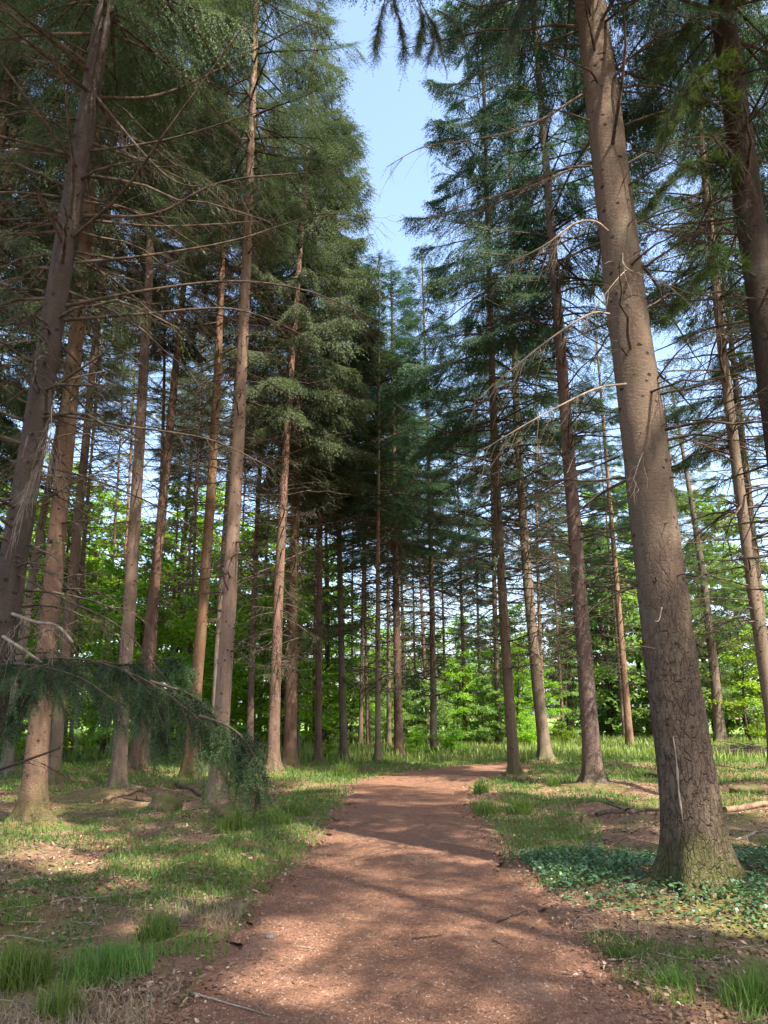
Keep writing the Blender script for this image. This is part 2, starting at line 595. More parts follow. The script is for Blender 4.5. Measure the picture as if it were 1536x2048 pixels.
# ------------------------------------------------------------------ spruce crowns (meshes shared between trees)
def crown_mesh(name, seed, H, R, mat, ntw=11000, hang=0.8, nn=10, nl=0.040, lop=0.0, wood=True, wid=0.55):
    rng = np.random.default_rng(seed)
    mb = MB()
    nb = int(H * 8)
    u = np.sort(rng.random(nb)) ** 1.0
    dens_b = rng.random(nb) ** 1.2 + 0.08
    z0 = H * u
    prof = np.minimum(1.0, 0.55 + u * 3.2) * (1 - u) ** 0.62
    L = R * prof * (0.62 + 0.5 * rng.random(nb)) + 0.15
    az = np.arange(nb) * 2.3999 + rng.normal(0, 0.35, nb)
    L = L * (1 + lop * np.cos(az))
    asc = -0.18 + 0.75 * u + rng.normal(0, 0.1, nb)
    sag = 0.40 * (1 - u) + 0.05

    def on_branch(i, s):
        r = L[i] * s
        dz = L[i] * (asc[i] * s - sag[i] * s ** 2 + 0.22 * s ** 4)
        return np.stack([np.cos(az[i]) * r, np.sin(az[i]) * r, z0[i] + dz], -1)

    if wood:
        ib = np.arange(nb)
        K = 6
        S = np.linspace(0, 1, K)
        P = np.stack([on_branch(ib, np.full(nb, s)) for s in S], 1)
        rr = (0.008 + 0.010 * L[:, None]) * (1 - 0.85 * S[None, :])
        tubes(wd := MB(), P, rr, 3)
    # twigs: grouped along branchlets so that they hang in combs
    w = L ** 1.4 * dens_b
    i = rng.choice(nb, ntw, p=w / w.sum())
    m = np.maximum(3, (L[i] * 8).astype(int))
    s = 0.22 + 0.78 * (np.floor(rng.random(ntw) ** 0.75 * m) + 0.5) / m
    side = np.where(rng.random(ntw) < 0.5, -1, 1)
    ang = az[i] + side * (0.75 + 0.35 * rng.random(ntw))
    bl = np.minimum(0.85, 0.36 * (1.12 - s) * L[i] + 0.10)
    t = rng.random(ntw) ** 0.8
    bd = np.stack([np.cos(ang), np.sin(ang), np.full(ntw, -0.12)], -1)
    P = on_branch(i, s) + bd * (bl * t)[:, None]
    P[:, 2] -= hang * 0.45 * bl * t * t
    dn = np.zeros((ntw, 3))
    dn[:, 2] = -hang * (0.35 + 0.9 * rng.random(ntw)) * np.clip(1.25 - u[i], 0.2, 1)
    D = bd * (0.35 + 0.4 * rng.random((ntw, 1))) + dn + rng.normal(0, 0.22, (ntw, 3)) + np.stack([np.cos(az[i]), np.sin(az[i]), 0 * az[i]], -1) * 0.35
    ll = (0.16 + 0.30 * rng.random(ntw)) * (0.6 + 0.4 * hang)
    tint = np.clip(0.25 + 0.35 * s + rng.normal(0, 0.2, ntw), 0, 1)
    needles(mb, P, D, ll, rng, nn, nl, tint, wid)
    me = mb.mesh(name, mat, False)
    wme = wd.mesh(name + '_limbs', M_LIMB) if wood else None
    return me, wme


CROWNS = [
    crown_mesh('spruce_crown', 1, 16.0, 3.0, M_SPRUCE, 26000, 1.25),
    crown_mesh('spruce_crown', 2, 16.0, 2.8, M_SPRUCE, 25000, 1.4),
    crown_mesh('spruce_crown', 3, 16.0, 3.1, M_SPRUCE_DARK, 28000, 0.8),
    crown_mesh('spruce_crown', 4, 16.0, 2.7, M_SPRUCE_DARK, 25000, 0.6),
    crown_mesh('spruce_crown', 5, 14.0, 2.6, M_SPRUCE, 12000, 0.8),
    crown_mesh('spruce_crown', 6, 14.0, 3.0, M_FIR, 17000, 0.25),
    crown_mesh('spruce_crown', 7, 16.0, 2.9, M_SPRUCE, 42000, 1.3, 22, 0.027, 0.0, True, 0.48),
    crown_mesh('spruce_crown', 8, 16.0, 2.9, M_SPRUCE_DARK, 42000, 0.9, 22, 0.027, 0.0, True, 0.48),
]
CROWN_H = [16, 16, 16, 16, 14, 14, 16, 16]


# ------------------------------------------------------------------ one conifer
class Spine:
    """where the stem's axis runs: sideways offset over height, fitted to the photo's points"""

    def __init__(self, base, refs):
        self.b = np.array(base, float)
        hs, os_ = [], []
        for (px, py) in refs:
            p = at_depth(px, py, self.b[1])
            hs.append(p[2])
            os_.append(p[0] - self.b[0])
        hs, os_ = np.array(hs), np.array(os_)
        if len(hs) == 0:
            self.a, self.c, self.hm = 0.0, 0.0, 1.0
        elif len(hs) == 1:
            self.a, self.c, self.hm = os_[0] / hs[0], 0.0, hs[0]
        else:
            A = np.stack([hs, hs ** 2], 1)
            self.a, self.c = np.linalg.lstsq(A, os_, rcond=None)[0]
            self.hm = hs.max()

    def off(self, h):
        h = np.asarray(h, float)
        hc = np.minimum(h, self.hm)
        o = self.a * hc + self.c * hc ** 2
        return o + (h - hc) * (self.a + 2 * self.c * self.hm)

    def slope(self, h):
        return self.a + 2 * self.c * min(h, self.hm)


def trunk_mesh(mb, sp, r0, H, sides, rings, rng, flare=0.80, stem_h=None):
    top = stem_h or H
    h = np.concatenate([np.linspace(-0.30, 0.9, max(8, rings // 4)), 0.9 + (top - 0.9) * np.linspace(0.02, 1, rings) ** 1.15])
    a = np.arange(sides) * 2 * PI / sides
    r = r0 * np.clip(1 - 0.80 * np.clip(h, 0, None) / H, 0.02, 1)
    ph = rng.random(3) * 6.28
    n = 4 + int(rng.random() * 3)
    hh = np.maximum(h, -0.05)
    lob = 1.5 * (0.5 + 0.5 * np.cos(n * a[None, :] + ph[0] + 0.5 * np.sin(2 * a + ph[1])[None, :])) ** 2
    rr = r[:, None] * (1 + flare * np.exp(-hh / 0.19)[:, None] * (0.30 + 1.0 * lob) + 0.22 * np.exp(-hh / 0.7)[:, None])
    # slow bumps and whorl swellings
    rr = rr * (1 + 0.022 * np.sin(3 * a[None, :] + h[:, None] * 1.7 + ph[2]) + 0.016 * np.sin(5 * a[None, :] - h[:, None] * 3.1)
               + 0.030 * np.exp(-((h[:, None] % 0.62) - 0.31) ** 2 / 0.004) * (h[:, None] > 1.2))
    x = sp.off(h)[:, None] + rr * np.cos(a)[None, :]
    y = rr * np.sin(a)[None, :]
    V = np.stack([x, y, np.repeat(h[:, None], sides, 1)], -1)
    idx = np.arange(V.shape[0] * sides).reshape(-1, sides)
    q = np.stack([idx[:-1], np.roll(idx, -1, 1)[:-1], np.roll(idx, -1, 1)[1:], idx[1:]], -1).reshape(-1, 4)
    mb.add(V.reshape(-1, 3), q)
    return lambda hq: r0 * np.clip(1 - 0.80 * np.asarray(hq) / H, 0.02, 1)


def dead_twigs(mb, sp, rad, h0, h1, step, per, lmax, rng, sub=8, fine=0.0022, live=None, droop=0.25, bias=None, thick=1.0):
    """whorls of dead side branches with thin hanging twigs"""
    hs = np.arange(h0, h1, step)
    hs = np.repeat(hs, per) + rng.normal(0, 0.07, len(hs) * per)
    keep = rng.random(len(hs)) < 0.8
    hs = hs[keep]
    N = len(hs)
    if N == 0:
        return
    az = rng.random(N) * 2 * PI
    f = np.clip((hs - h0) / (h1 - h0), 0, 1)
    L = lmax * (0.40 + 0.75 * f ** 0.8) * (0.25 + 0.85 * rng.random(N))
    L = np.where(rng.random(N) < 0.32, 0.07 + 0.2 * rng.random(N), L)        # broken stubs
    if bias is not None:
        L = L * (1 + 0.5 * np.cos(az - bias))
    out = np.stack([np.cos(az), np.sin(az)], -1)
    K = 7
    S = np.linspace(0, 1, K)
    up = rng.normal(0.10, 0.22, N)
    sag = rng.normal(droop, 0.16, N)
    sw = rng.normal(0, 0.12, N)
    r_in = rad(hs) * 0.8
    P = np.zeros((N, K, 3))
    for k, s in enumerate(S):
        d = r_in + L * s
        lat = sw * L * s * s
        P[:, k, 0] = sp.off(hs) + out[:, 0] * d - out[:, 1] * lat
        P[:, k, 1] = out[:, 1] * d + out[:, 0] * lat
        P[:, k, 2] = hs + L * (up * s - sag * s * s + 0.10 * s ** 4)
    P[:, 2:, :] += rng.normal(0, 0.012, (N, K - 2, 3)) * L[:, None, None]
    R0 = thick * (0.008 + 0.0075 * L + 0.005 * rng.random(N))
    tubes(mb, P, R0[:, None] * (1 - 0.82 * S[None, :]), 4)
    # thin twigs
    if sub:
        cnt = N * sub
        i = rng.integers(0, N, cnt)
        i = i[L[i] > 0.35]
        cnt = len(i)
        if cnt:
            s = 0.2 + 0.8 * rng.random(cnt)
            kf = s * (K - 1)
            k0 = np.minimum(kf.astype(int), K - 2)
            p = P[i, k0] + (P[i, k0 + 1] - P[i, k0]) * (kf - k0)[:, None]
            side = np.where(rng.random(cnt) < 0.5, -1, 1) * (0.5 + 0.6 * rng.random(cnt))
            a2 = az[i] + side
            l = np.minimum(0.55, (0.10 + 0.35 * rng.random(cnt)) * (0.4 + L[i] * 0.5))
            d = np.stack([np.cos(a2), np.sin(a2), rng.normal(-0.15, 0.35, cnt)], -1)
            K2 = 4
            Q = np.zeros((cnt, K2, 3))
            for k in range(K2):
                t = k / (K2 - 1)
                Q[:, k] = p + d * (l * t)[:, None]
                Q[:, k, 2] -= 0.45 * l * t * t
            tubes(mb, Q, np.full((cnt, 1), fine) * (1.0 - 0.5 * np.linspace(0, 1, K2))[None, :], 3)
            if live is not None:
                m = rng.random(cnt) < live[1]
                if m.any():
                    q = Q[m]
                    D = q[:, -1] - q[:, 0] + np.array([0, 0, -0.08])
                    Pn = np.repeat(q[:, 1], 2, 0)
                    Dn = np.repeat(D, 2, 0) + rng.normal(0, 0.12, (len(Pn), 3))
                    ll = np.repeat(np.linalg.norm(D, axis=1), 2) * 0.9
                    needles(live[0], Pn, Dn, ll, rng, 9, 0.024, np.clip(rng.normal(0.45, 0.25, len(Pn)), 0, 1))


def px_dia(wpx, base, h=1.3):
    p = np.array([base[0], base[1], h])
    return wpx / F_PX * depth_of(p)


# label, base pixel, stem width in px low down, stem points (px, py), height, crown base, crown no., crown radius scale, bark, dead-twig tuple (from, per whorl, max length), live fraction
BK, GR, RD = M_BARK, M_BARK_GREY, M_BARK_RED
G_MAIN = 'spruce trees standing along the forest path'
G_BACK = 'thin spruce stems in the back rows'
TREES = [
    # left of the path, near to far
    ('sunlit smooth spruce with a flared foot, second stem from the left edge', (62, 1648), 46, [(92, 1300), (111, 1100), (147, 750), (178, 400)], 27, 12.0, 6, 1.0, BK, (2.6, 4, 1.3), 0.05),
    ('slim spruce standing close behind the sunlit flared one', (104, 1576), 25, [(125, 1300), (161, 1000), (188, 750), (207, 500)], 25, 13.0, 1, 0.9, GR, (3.5, 4, 1.4), 0.05),
    ('straight bare spruce with its mossy foot on a reddish root mound', (234, 1586), 31, [(251, 1300), (271, 1000), (293, 700), (302, 450)], 28, 15.5, 0, 0.78, BK, (4.2, 4, 1.2), 0.04),
    ('reddish spruce with a bend halfway up, just right of the root mound', (272, 1542), 28, [(296, 1300), (326, 1000), (355, 700)], 26, 14.5, 1, 0.78, RD, (4.5, 4, 1.4), 0.05),
    ('slender pale spruce rising beside the bent reddish one', (292, 1532), 13, [(312, 1200), (322, 1000), (329, 700)], 24, 15.0, 4, 0.8, RD, (5.0, 4, 1.3), 0.05),
    ('tall clean spruce partly behind the drooping bough, left of the stout knotty one', (376, 1560), 27, [(400, 1300), (420, 1000), (445, 480)], 28, 15.0, 0, 0.78, BK, (5.0, 4, 1.3), 0.05),
    ('stout sunlit spruce with knotty bark standing behind the tip of the drooping bough', (432, 1604), 35, [(453, 1300), (470, 1000), (489, 600), (495, 480)], 28, 13.0, 6, 1.0, BK, (3.0, 4, 1.6), 0.10),
    ('grey stem hidden half behind the stout knotty spruce', (424, 1546), 17, [(436, 1290), (452, 1050), (462, 900)], 25, 14.0, 4, 0.8, GR, (4.5, 4, 1.3), 0.05),
    ('warm brown spruce with a bare sandy mound at its foot, left of the path', (546, 1547), 25, [(552, 1300), (567, 1000), (585, 700)], 28, 10.5, 1, 1.05, RD, (3.0, 5, 1.8), 0.25),
    ('dark spruce with dead twigs all over its right side, next to the sandy mound', (580, 1533), 27, [(584, 1300), (591, 1000), (598, 800)], 28, 10.0, 1, 1.1, RD, (2.0, 6, 1.9), 0.25),
    ('dark straight spruce on the left verge with a patch of grass at its foot', (637, 1526), 15, [(637, 1300), (642, 1000), (645, 850)], 29, 10.5, 0, 1.15, RD, (3.5, 6, 1.7), 0.3),
    ('dark spruce leaning slightly left over the left verge, behind a grass tuft', (688, 1519), 16, [(683, 1300), (678, 1050), (676, 900)], 28, 10.0, 1, 1.15, GR, (3.0, 6, 1.8), 0.35),
    ('slim upright spruce with bark rings where the path starts to bend', (756, 1527), 13, [(755, 1300), (757, 1050), (757, 850)], 20.5, 8.5, 3, 1.0, GR, (2.5, 6, 1.8), 0.3),
    ('thick dark spruce with spreading roots at the middle of the bend', (798, 1517), 19, [(790, 1050), (787, 850)], 22, 8.0, 3, 1.1, RD, (2.5, 7, 1.9), 0.35),
    ('dark spruce at the outer edge of the bend among low bushes', (868, 1510), 15, [(866, 1300), (860, 1050), (855, 850)], 25, 8.5, 2, 1.05, GR, (2.5, 7, 2.2), 0.35),
    # right of the path
    ('greenish spruce with a lime-green mark on its foot at the inner edge of the bend', (1030, 1552), 23, [(1012, 1300), (1000, 1100), (988, 850), (983, 700)], 30, 9.5, 2, 1.05, GR, (3.0, 7, 2.4), 0.25),
    ('dark curving spruce on a litter mound behind the inner bend', (1092, 1524), 26, [(1074, 1300), (1047, 1100), (1034, 850), (1027, 620)], 29, 10.0, 3, 1.05, GR, (3.5, 6, 2.3), 0.2),
    ('red-brown spruce with spreading roots standing alone on the right verge', (1189, 1572), 37, [(1172, 1300), (1152, 1100), (1133, 850), (1118, 700), (1103, 450)], 29, 11.5, 2, 1.1, RD, (3.0, 6, 2.3), 0.12),
    # right edge
    ('bare spruce leaning across the right edge of the photo', (1572, 1600), 30, [(1525, 1300), (1496, 1100), (1455, 800), (1430, 550)], 27, 11.0, 3, 1.0, GR, (3.5, 6, 2.4), 0.15),
    ('dark spruce close behind the stem that leans across the right edge', (1550, 1540), 22, [(1528, 1300), (1498, 1000), (1470, 750)], 26, 10.0, 2, 1.0, GR, (3.0, 6, 2.2), 0.2),
]
BACK = [
    ('grey stem half hidden at the left edge behind the low bough', (12, 1552), 21, [(58, 1200), (83, 1050)], 25, 15.0, 4, 0.75, GR, (3.5, 4, 1.4), 0.03),
    ('thin grey stem in the gap right of the sunlit flared spruce', (126, 1520), 9, [(148, 1270), (156, 1187)], 23, 15.0, 4, 0.75, GR, (4, 4, 1.3), 0.03),
    ('second thin stem in the gap right of the sunlit flared spruce', (139, 1514), 9, [(158, 1250), (176, 1000)], 23, 15.0, 4, 0.75, RD, (4, 4, 1.3), 0.03),
    ('thin lit stem just left of the straight bare spruce', (226, 1512), 9, [(243, 1250), (254, 1050)], 23, 15.0, 4, 0.75, BK, (4, 4, 1.3), 0.03),
    ('left one of two thin stems that cross behind the shadow-ringed spruce', (362, 1502), 9, [(368, 1290), (388, 1000)], 24, 15.0, 4, 0.75, GR, (4, 5, 1.3), 0.03),
    ('right one of two thin stems that cross behind the shadow-ringed spruce', (371, 1508), 9, [(381, 1290), (388, 1120)], 24, 15.0, 4, 0.75, RD, (4, 5, 1.3), 0.03),
    ('brown slim stem in front of the beech leaves, left of the sandy mound', (499, 1530), 15, [(503, 1300), (518, 1000), (527, 800)], 25, 15.0, 4, 0.75, RD, (4, 5, 1.5), 0.03),
    ('pale slim stem with silvery bark left of the sandy mound', (517, 1502), 10, [(524, 1300), (538, 1000)], 24, 15.0, 4, 0.75, GR, (4, 5, 1.4), 0.03),
    ('pale lit stem peeping out behind the twiggy dark spruce', (594, 1500), 10, [(598, 1400), (604, 1200)], 24, 15.0, 4, 0.75, GR, (3.5, 5, 1.5), 0.03),
    ('thin stem touching the left side of the grass-footed dark spruce', (629, 1503), 8, [(629, 1300), (634, 1100)], 24, 11, 4, 0.85, RD, (3.5, 5, 1.5), 0.15),
    ('thin grey stem left of the pair before the bright clearing', (721, 1496), 9, [(728, 1050)], 24, 11, 4, 0.85, GR, (3, 5, 1.6), 0.2),
    ('thin reddish stem right of the pair before the bright clearing', (738, 1495), 9, [(732, 1300), (730, 1150)], 22, 10, 4, 0.85, RD, (3, 5, 1.6), 0.2),
    ('slim stem between the ringed spruce and the thick one at the bend', (778, 1497), 10, [(776, 1050)], 24, 10, 3, 0.85, GR, (3, 5, 1.6), 0.25),
    ('pale sunlit stem hugging the right side of the thick spruce at the bend', (810, 1486), 9, [(805, 1250)], 24, 10, 3, 0.85, BK, (3, 5, 1.6), 0.25),
    ('slim leaning stem just left of the outer-edge dark spruce', (857, 1494), 9, [(836, 1050)], 24, 10, 3, 0.85, RD, (3, 5, 1.8), 0.25),
    ('brown stem beyond the bend in front of the sunlit grass', (932, 1487), 10, [(918, 1050)], 23, 9, 2, 0.9, RD, (3, 6, 2.0), 0.3),
    ('low green-skirted young spruce beyond the bend', (962, 1480), 9, [(955, 1200)], 17, 2.6, 3, 0.75, GR, (1.5, 5, 1.5), 0.8),
    ('grey stem just left of the lime-marked spruce', (999, 1492), 14, [(992, 1300), (988, 1150)], 25, 9.5, 2, 0.9, GR, (3, 6, 2.2), 0.25),
    ('tall pale stem showing right of the dark curving spruce', (1090, 1494), 10, [(1079, 1246), (1073, 950)], 25, 10, 4, 0.9, BK, (4, 5, 1.8), 0.15),
    ('mossy stem at the edge of the clearing with leafy bushes behind', (1146, 1480), 11, [(1135, 1300), (1112, 1130), (1098, 1000)], 24, 8, 3, 0.9, GR, (3, 6, 2.0), 0.4),
    ('thin sunlit stem peeping out right of the big plated trunk', (1402, 1486), 10, [(1363, 1125), (1333, 850)], 25, 10, 4, 0.9, BK, (4, 5, 1.8), 0.15),
    ('thin dark stem deep in the beech leaves, left of the bent reddish spruce', (205, 1500), 8, [(222, 1200)], 23, 15, 4, 0.7, RD, (4, 5, 1.3), 0.03),
    ('thin stem seen through the leaves left of the crossing pair', (335, 1496), 7, [(350, 1150)], 22, 15, 4, 0.7, GR, (4, 5, 1.3), 0.03),
    ('very thin stem between the stout knotty spruce and the brown slim one', (468, 1494), 7, [(482, 1150)], 22, 15, 4, 0.7, BK, (4, 5, 1.3), 0.03),
    ('very thin stem between the sandy-mound spruce and the grass-footed one', (612, 1492), 7, [(617, 1150)], 22, 13, 4, 0.7, GR, (4, 5, 1.3), 0.1),
    ('very thin stem just right of the leaning dark spruce', (703, 1490), 6, [(705, 1150)], 22, 12, 4, 0.7, RD, (4, 5, 1.3), 0.1),
    ('very thin grey stem between the two dark spruces at the bend', (832, 1484), 6, [(826, 1150)], 22, 11, 4, 0.8, GR, (3, 5, 1.5), 0.2),
    ('thin dark stem right of the outer-edge spruce', (893, 1484), 7, [(884, 1150)], 22, 10, 4, 0.8, RD, (3, 6, 1.6), 0.3),
    ('thin stem in the bright gap left of the red-brown spruce', (1128, 1484), 7, [(1108, 1150)], 22, 10, 4, 0.8, RD, (3, 6, 1.6), 0.3),
    ('thin stem among pale leaves right of the red-brown spruce', (1250, 1482), 8, [(1222, 1150)], 23, 10, 3, 0.8, GR, (3, 6, 1.8), 0.3),
]


def conifer(name, cat, spec, group, seed, detail=1):
    label, bpx, wpx, refs, H, cb, cv, cs, mat, (t0, per, tl), live = spec
    rng = np.random.default_rng(seed)
    base = ground_at(*bpx)
    d = math.hypot(base[0], base[1])
    TREE_XY.append((base[0], base[1], 0.5 * px_dia(wpx, base)))
    root = thing(name, label, cat, base, group)
    sp = Spine(base, refs)
    r0 = 0.5 * px_dia(wpx, base) * 0.94
    far = d > 28
    mb = MB()
    rad = trunk_mesh(mb, sp, r0, H, 16 if far else 28, 40 if far else 80, rng)
    mb.build('trunk', mat, root)
    tw, lv = MB(), MB()
    dead_twigs(tw, sp, rad, t0, cb + 2.5, 0.36, int(per * 1.6), tl * 1.35, rng, 12 if far else 16, 0.0032 if not far else 0.0050, (lv, live) if live else None, thick=1.0 if not far else 1.25)
    tag(tw.build('dead_twigs', M_TWIG, root), kind='stuff')
    if lv.n:
        lv.build('green_sprays', M_SPRUCE_DARK if cv in (2, 3) else M_SPRUCE, root, False)
    put_crown(root, sp, H, cb, cv, cs, rng)
    return root, sp, rad


def put_crown(root, sp, H, cb, cv, cs, rng):
    me, wme = CROWNS[cv]
    sc = (H - cb) / CROWN_H[cv]
    o = bpy.data.objects.new('crown', me)
    o.parent = root
    o.location = (float(sp.off(cb)), 0, cb)
    o.rotation_euler = (0, math.atan(sp.slope(cb)), rng.random() * 6.28)
    o.rotation_mode = 'ZYX'
    o.scale = (cs, cs, sc)
    COL.objects.link(o)
    w = bpy.data.objects.new('limbs', wme)
    w.parent = o
    w['kind'] = 'stuff'
    COL.objects.link(w)
    return o


for k, s in enumerate(TREES):
    conifer('spruce_tree', 'tree', s, G_MAIN, 100 + k)
for k, s in enumerate(BACK):
    conifer('spruce_tree', 'tree', s, G_BACK, 200 + k)


# ------------------------------------------------------------------ limbs authored on the three near trees
def limb(root, base, pix, dys, r0, r1, rng, mat=M_LIMB, twigs=18, tl=0.35, fine=0.003, name='branch', needle=None, nmat=None, hang=0.6, wig=0.02):
    """a limb through photo points; dys = distance in front of (-) or behind (+) the stem at each point; a child of the tree"""
    pts = [at_depth(px, py, base[1] + dy) - base for (px, py), dy in zip(pix, dys)]
    K = 22
    C = poly(pts, K)
    Ltot = np.linalg.norm(np.diff(C, axis=0), axis=1).sum()
    C[1:] += np.cumsum(rng.normal(0, wig * 0.12 * Ltot / 3, (K - 1, 3)), 0) * np.linspace(0, 1, K - 1)[:, None]
    mb = MB()
    S = np.linspace(0, 1, K)
    tubes(mb, C[None], (r0 + (r1 - r0) * S ** 0.8)[None], 7)
    T = unit(np.gradient(C, axis=0))
    lv = MB()
    if twigs:
        n = twigs
        k = rng.integers(int(K * 0.15), K, n)
        p = C[k]
        sd = np.cross(T[k], np.array([0, 0, 1.0]))
        d = T[k] * (0.5 + 0.4 * rng.random((n, 1))) + sd * np.where(rng.random((n, 1)) < 0.5, -1, 1) * (0.3 + 0.5 * rng.random((n, 1))) + np.array([0, 0, -hang]) * rng.random((n, 1))
        d = unit(d)
        l = tl * (0.35 + 0.9 * rng.random(n))
        K2 = 6
        Q = np.zeros((n, K2, 3))
        for j in range(K2):
            t = j / (K2 - 1)
            Q[:, j] = p + d * (l * t)[:, None]
            Q[:, j, 2] -= hang * 0.7 * l * t ** 2
        Q[:, 1:] += rng.normal(0, 0.012, (n, K2 - 1, 3))
        tubes(mb, Q, np.full((n, 1), fine) * (1 - 0.6 * np.linspace(0, 1, K2))[None, :], 4)
        # twiglets
        m = n * 3
        i = rng.integers(0, n, m)
        j = rng.integers(1, K2 - 1, m)
        q = Q[i, j]
        d2 = unit(unit(Q[i, j + 1] - Q[i, j]) + rng.normal(0, 0.55, (m, 3)) + np.array([0, 0, -0.25 * hang]))
        l2 = l[i] * (0.2 + 0.35 * rng.random(m))
        Q2 = np.stack([q, q + d2 * (l2 * 0.5)[:, None], q + d2 * l2[:, None] + np.array([0, 0, -0.12]) * l2[:, None]], 1)
        tubes(mb, Q2, np.full((m, 1), fine * 0.6) * np.array([[1, 0.8, 0.4]]), 3)
        if needle:
            i = rng.integers(0, n, int(n * needle))
            t = rng.random(len(i))
            kf = t * (K2 - 1)
            k0 = np.minimum(kf.astype(int), K2 - 2)
            p = Q[i, k0] + (Q[i, k0 + 1] - Q[i, k0]) * (kf - k0)[:, None]
            D = unit(Q[i, k0 + 1] - Q[i, k0]) + rng.normal(0, 0.36, (len(i), 3)) + np.array([0, 0, -hang * 0.25])
            needles(lv, p, D, 0.08 + 0.10 * rng.random(len(i)), rng, 18, 0.024, np.clip(rng.normal(0.15, 0.2, len(i)) + 0.7 * t ** 2, 0, 1), 0.40)
    o = mb.build(name, mat, root)
    if lv.n:
        lv.build('needles', nmat or M_SPRUCE_DARK, o, False)
    return o


# --- the dark spruce at the left edge
b1 = ground_at(-78, 1800)
rng = np.random.default_rng(11)
TREE_XY.append((b1[0], b1[1], 0.24))
left_tree = thing('spruce_tree', 'big shaded spruce cut by the left edge, with long bare limbs and drooping green boughs', 'tree', b1, G_MAIN)
sp1 = Spine(b1, [(38, 1000), (70, 900), (107, 650), (145, 400), (212, 0)])
mb = MB()
rad1 = trunk_mesh(mb, sp1, 0.145, 27, 48, 140, rng)
mb.build('trunk', M_BARK_SHADED, left_tree)
tw, lv = MB(), MB()
dead_twigs(tw, sp1, rad1, 2.2, 12.5, 0.30, 9, 2.4, rng, 20, 0.0022, (lv, 0.06), 0.3)
tag(tw.build('dead_twigs', M_TWIG, left_tree), kind='stuff')
lv.build('green_sprays', M_SPRUCE, left_tree, False)
put_crown(left_tree, sp1, 27, 10.0, 6, 0.92, rng)
for pix, dys, r0, r1, mat, n in [
    ([(112, 642), (290, 628), (480, 620), (650, 692)], (0, .1, .4, .8), .026, .006, M_LIMB, 16),
    ([(128, 612), (300, 580), (470, 563), (620, 585), (770, 650)], (0, -.1, -.2, .0, .2), .026, .005, M_LIMB, 20),
    ([(150, 526), (300, 510), (470, 480), (640, 428), (745, 436)], (0, .2, .5, .8, 1.0), .022, .005, M_LIMB, 26),
    ([(172, 432), (310, 428), (440, 365), (640, 342)], (0, -.3, -.6, -.9), .026, .006, M_LIMB, 18),
    ([(170, 440), (330, 452), (520, 440)], (0, .5, 1.0), .022, .005, M_LIMB, 14),
    ([(196, 196), (310, 192), (430, 142), (610, 45)], (0, .2, .4, .6), .028, .007, M_LIMB, 16),
    ([(180, 302), (330, 280), (540, 214)], (0, -.4, -.9), .020, .005, M_LIMB, 14),
    ([(138, 480), (240, 390), (330, 265), (480, 60)], (0, -.5, -.9, -1.2), .026, .006, M_LIMB, 14),
    ([(190, 195), (95, 115), (-20, 25)], (0, -.6, -1.2), .028, .010, M_LIMB, 12),
    ([(165, 350), (100, 260), (-10, 110)], (0, -.5, -1.0), .024, .010, M_LIMB, 14),
    ([(190, 190), (330, 350), (450, 372)], (0, -.8, -1.4), .022, .006, M_LIMB, 12),
    ([(108, 770), (165, 752), (216, 742)], (0, .1, .1), .017, .009, M_LIMB, 2),
    ([(100, 782), (150, 745), (205, 708)], (0, -.2, -.3), .020, .012, M_LIMB, 2),
    ([(92, 825), (230, 848), (420, 878), (545, 935)], (0, -.2, -.4, -.5), .020, .005, M_LIMB, 14),
    ([(76, 930), (190, 960), (330, 1020), (425, 1080)], (0, -.2, -.5, -.8), .016, .004, M_LIMB, 12),
    ([(60, 970), (105, 985), (200, 1048)], (0, .3, .7), .018, .008, M_LIMB, 5),
    ([(20, 1140), (110, 1190), (240, 1252), (330, 1352)], (0, -.4, -.8, -1.1), .016, .005, M_LIMB, 10),
    ([(8, 1222), (70, 1244), (115, 1252), (150, 1287)], (0, -.3, -.5, -.6), .022, .012, M_PALE, 4),
    ([(-12, 1262), (40, 1295), (85, 1326)], (0, -.3, -.5), .022, .010, M_PALE, 5),
    ([(60, 900), (130, 870), (180, 868)], (0, .2, .3), .014, .007, M_LIMB, 3),
    ([(104, 812), (98, 880), (60, 960)], (-.12, -.28, -.34), .006, .002, M_PALE, 16),
    ([(-62, 1560), (20, 1532), (88, 1508), (120, 1496)], (0, -.3, -.5, -.6), .020, .008, M_LIMB, 3),
]:
    limb(left_tree, b1, pix, dys, r0 * 0.9, r1, rng, mat, int(n * 2.6), 0.48, 0.0024)
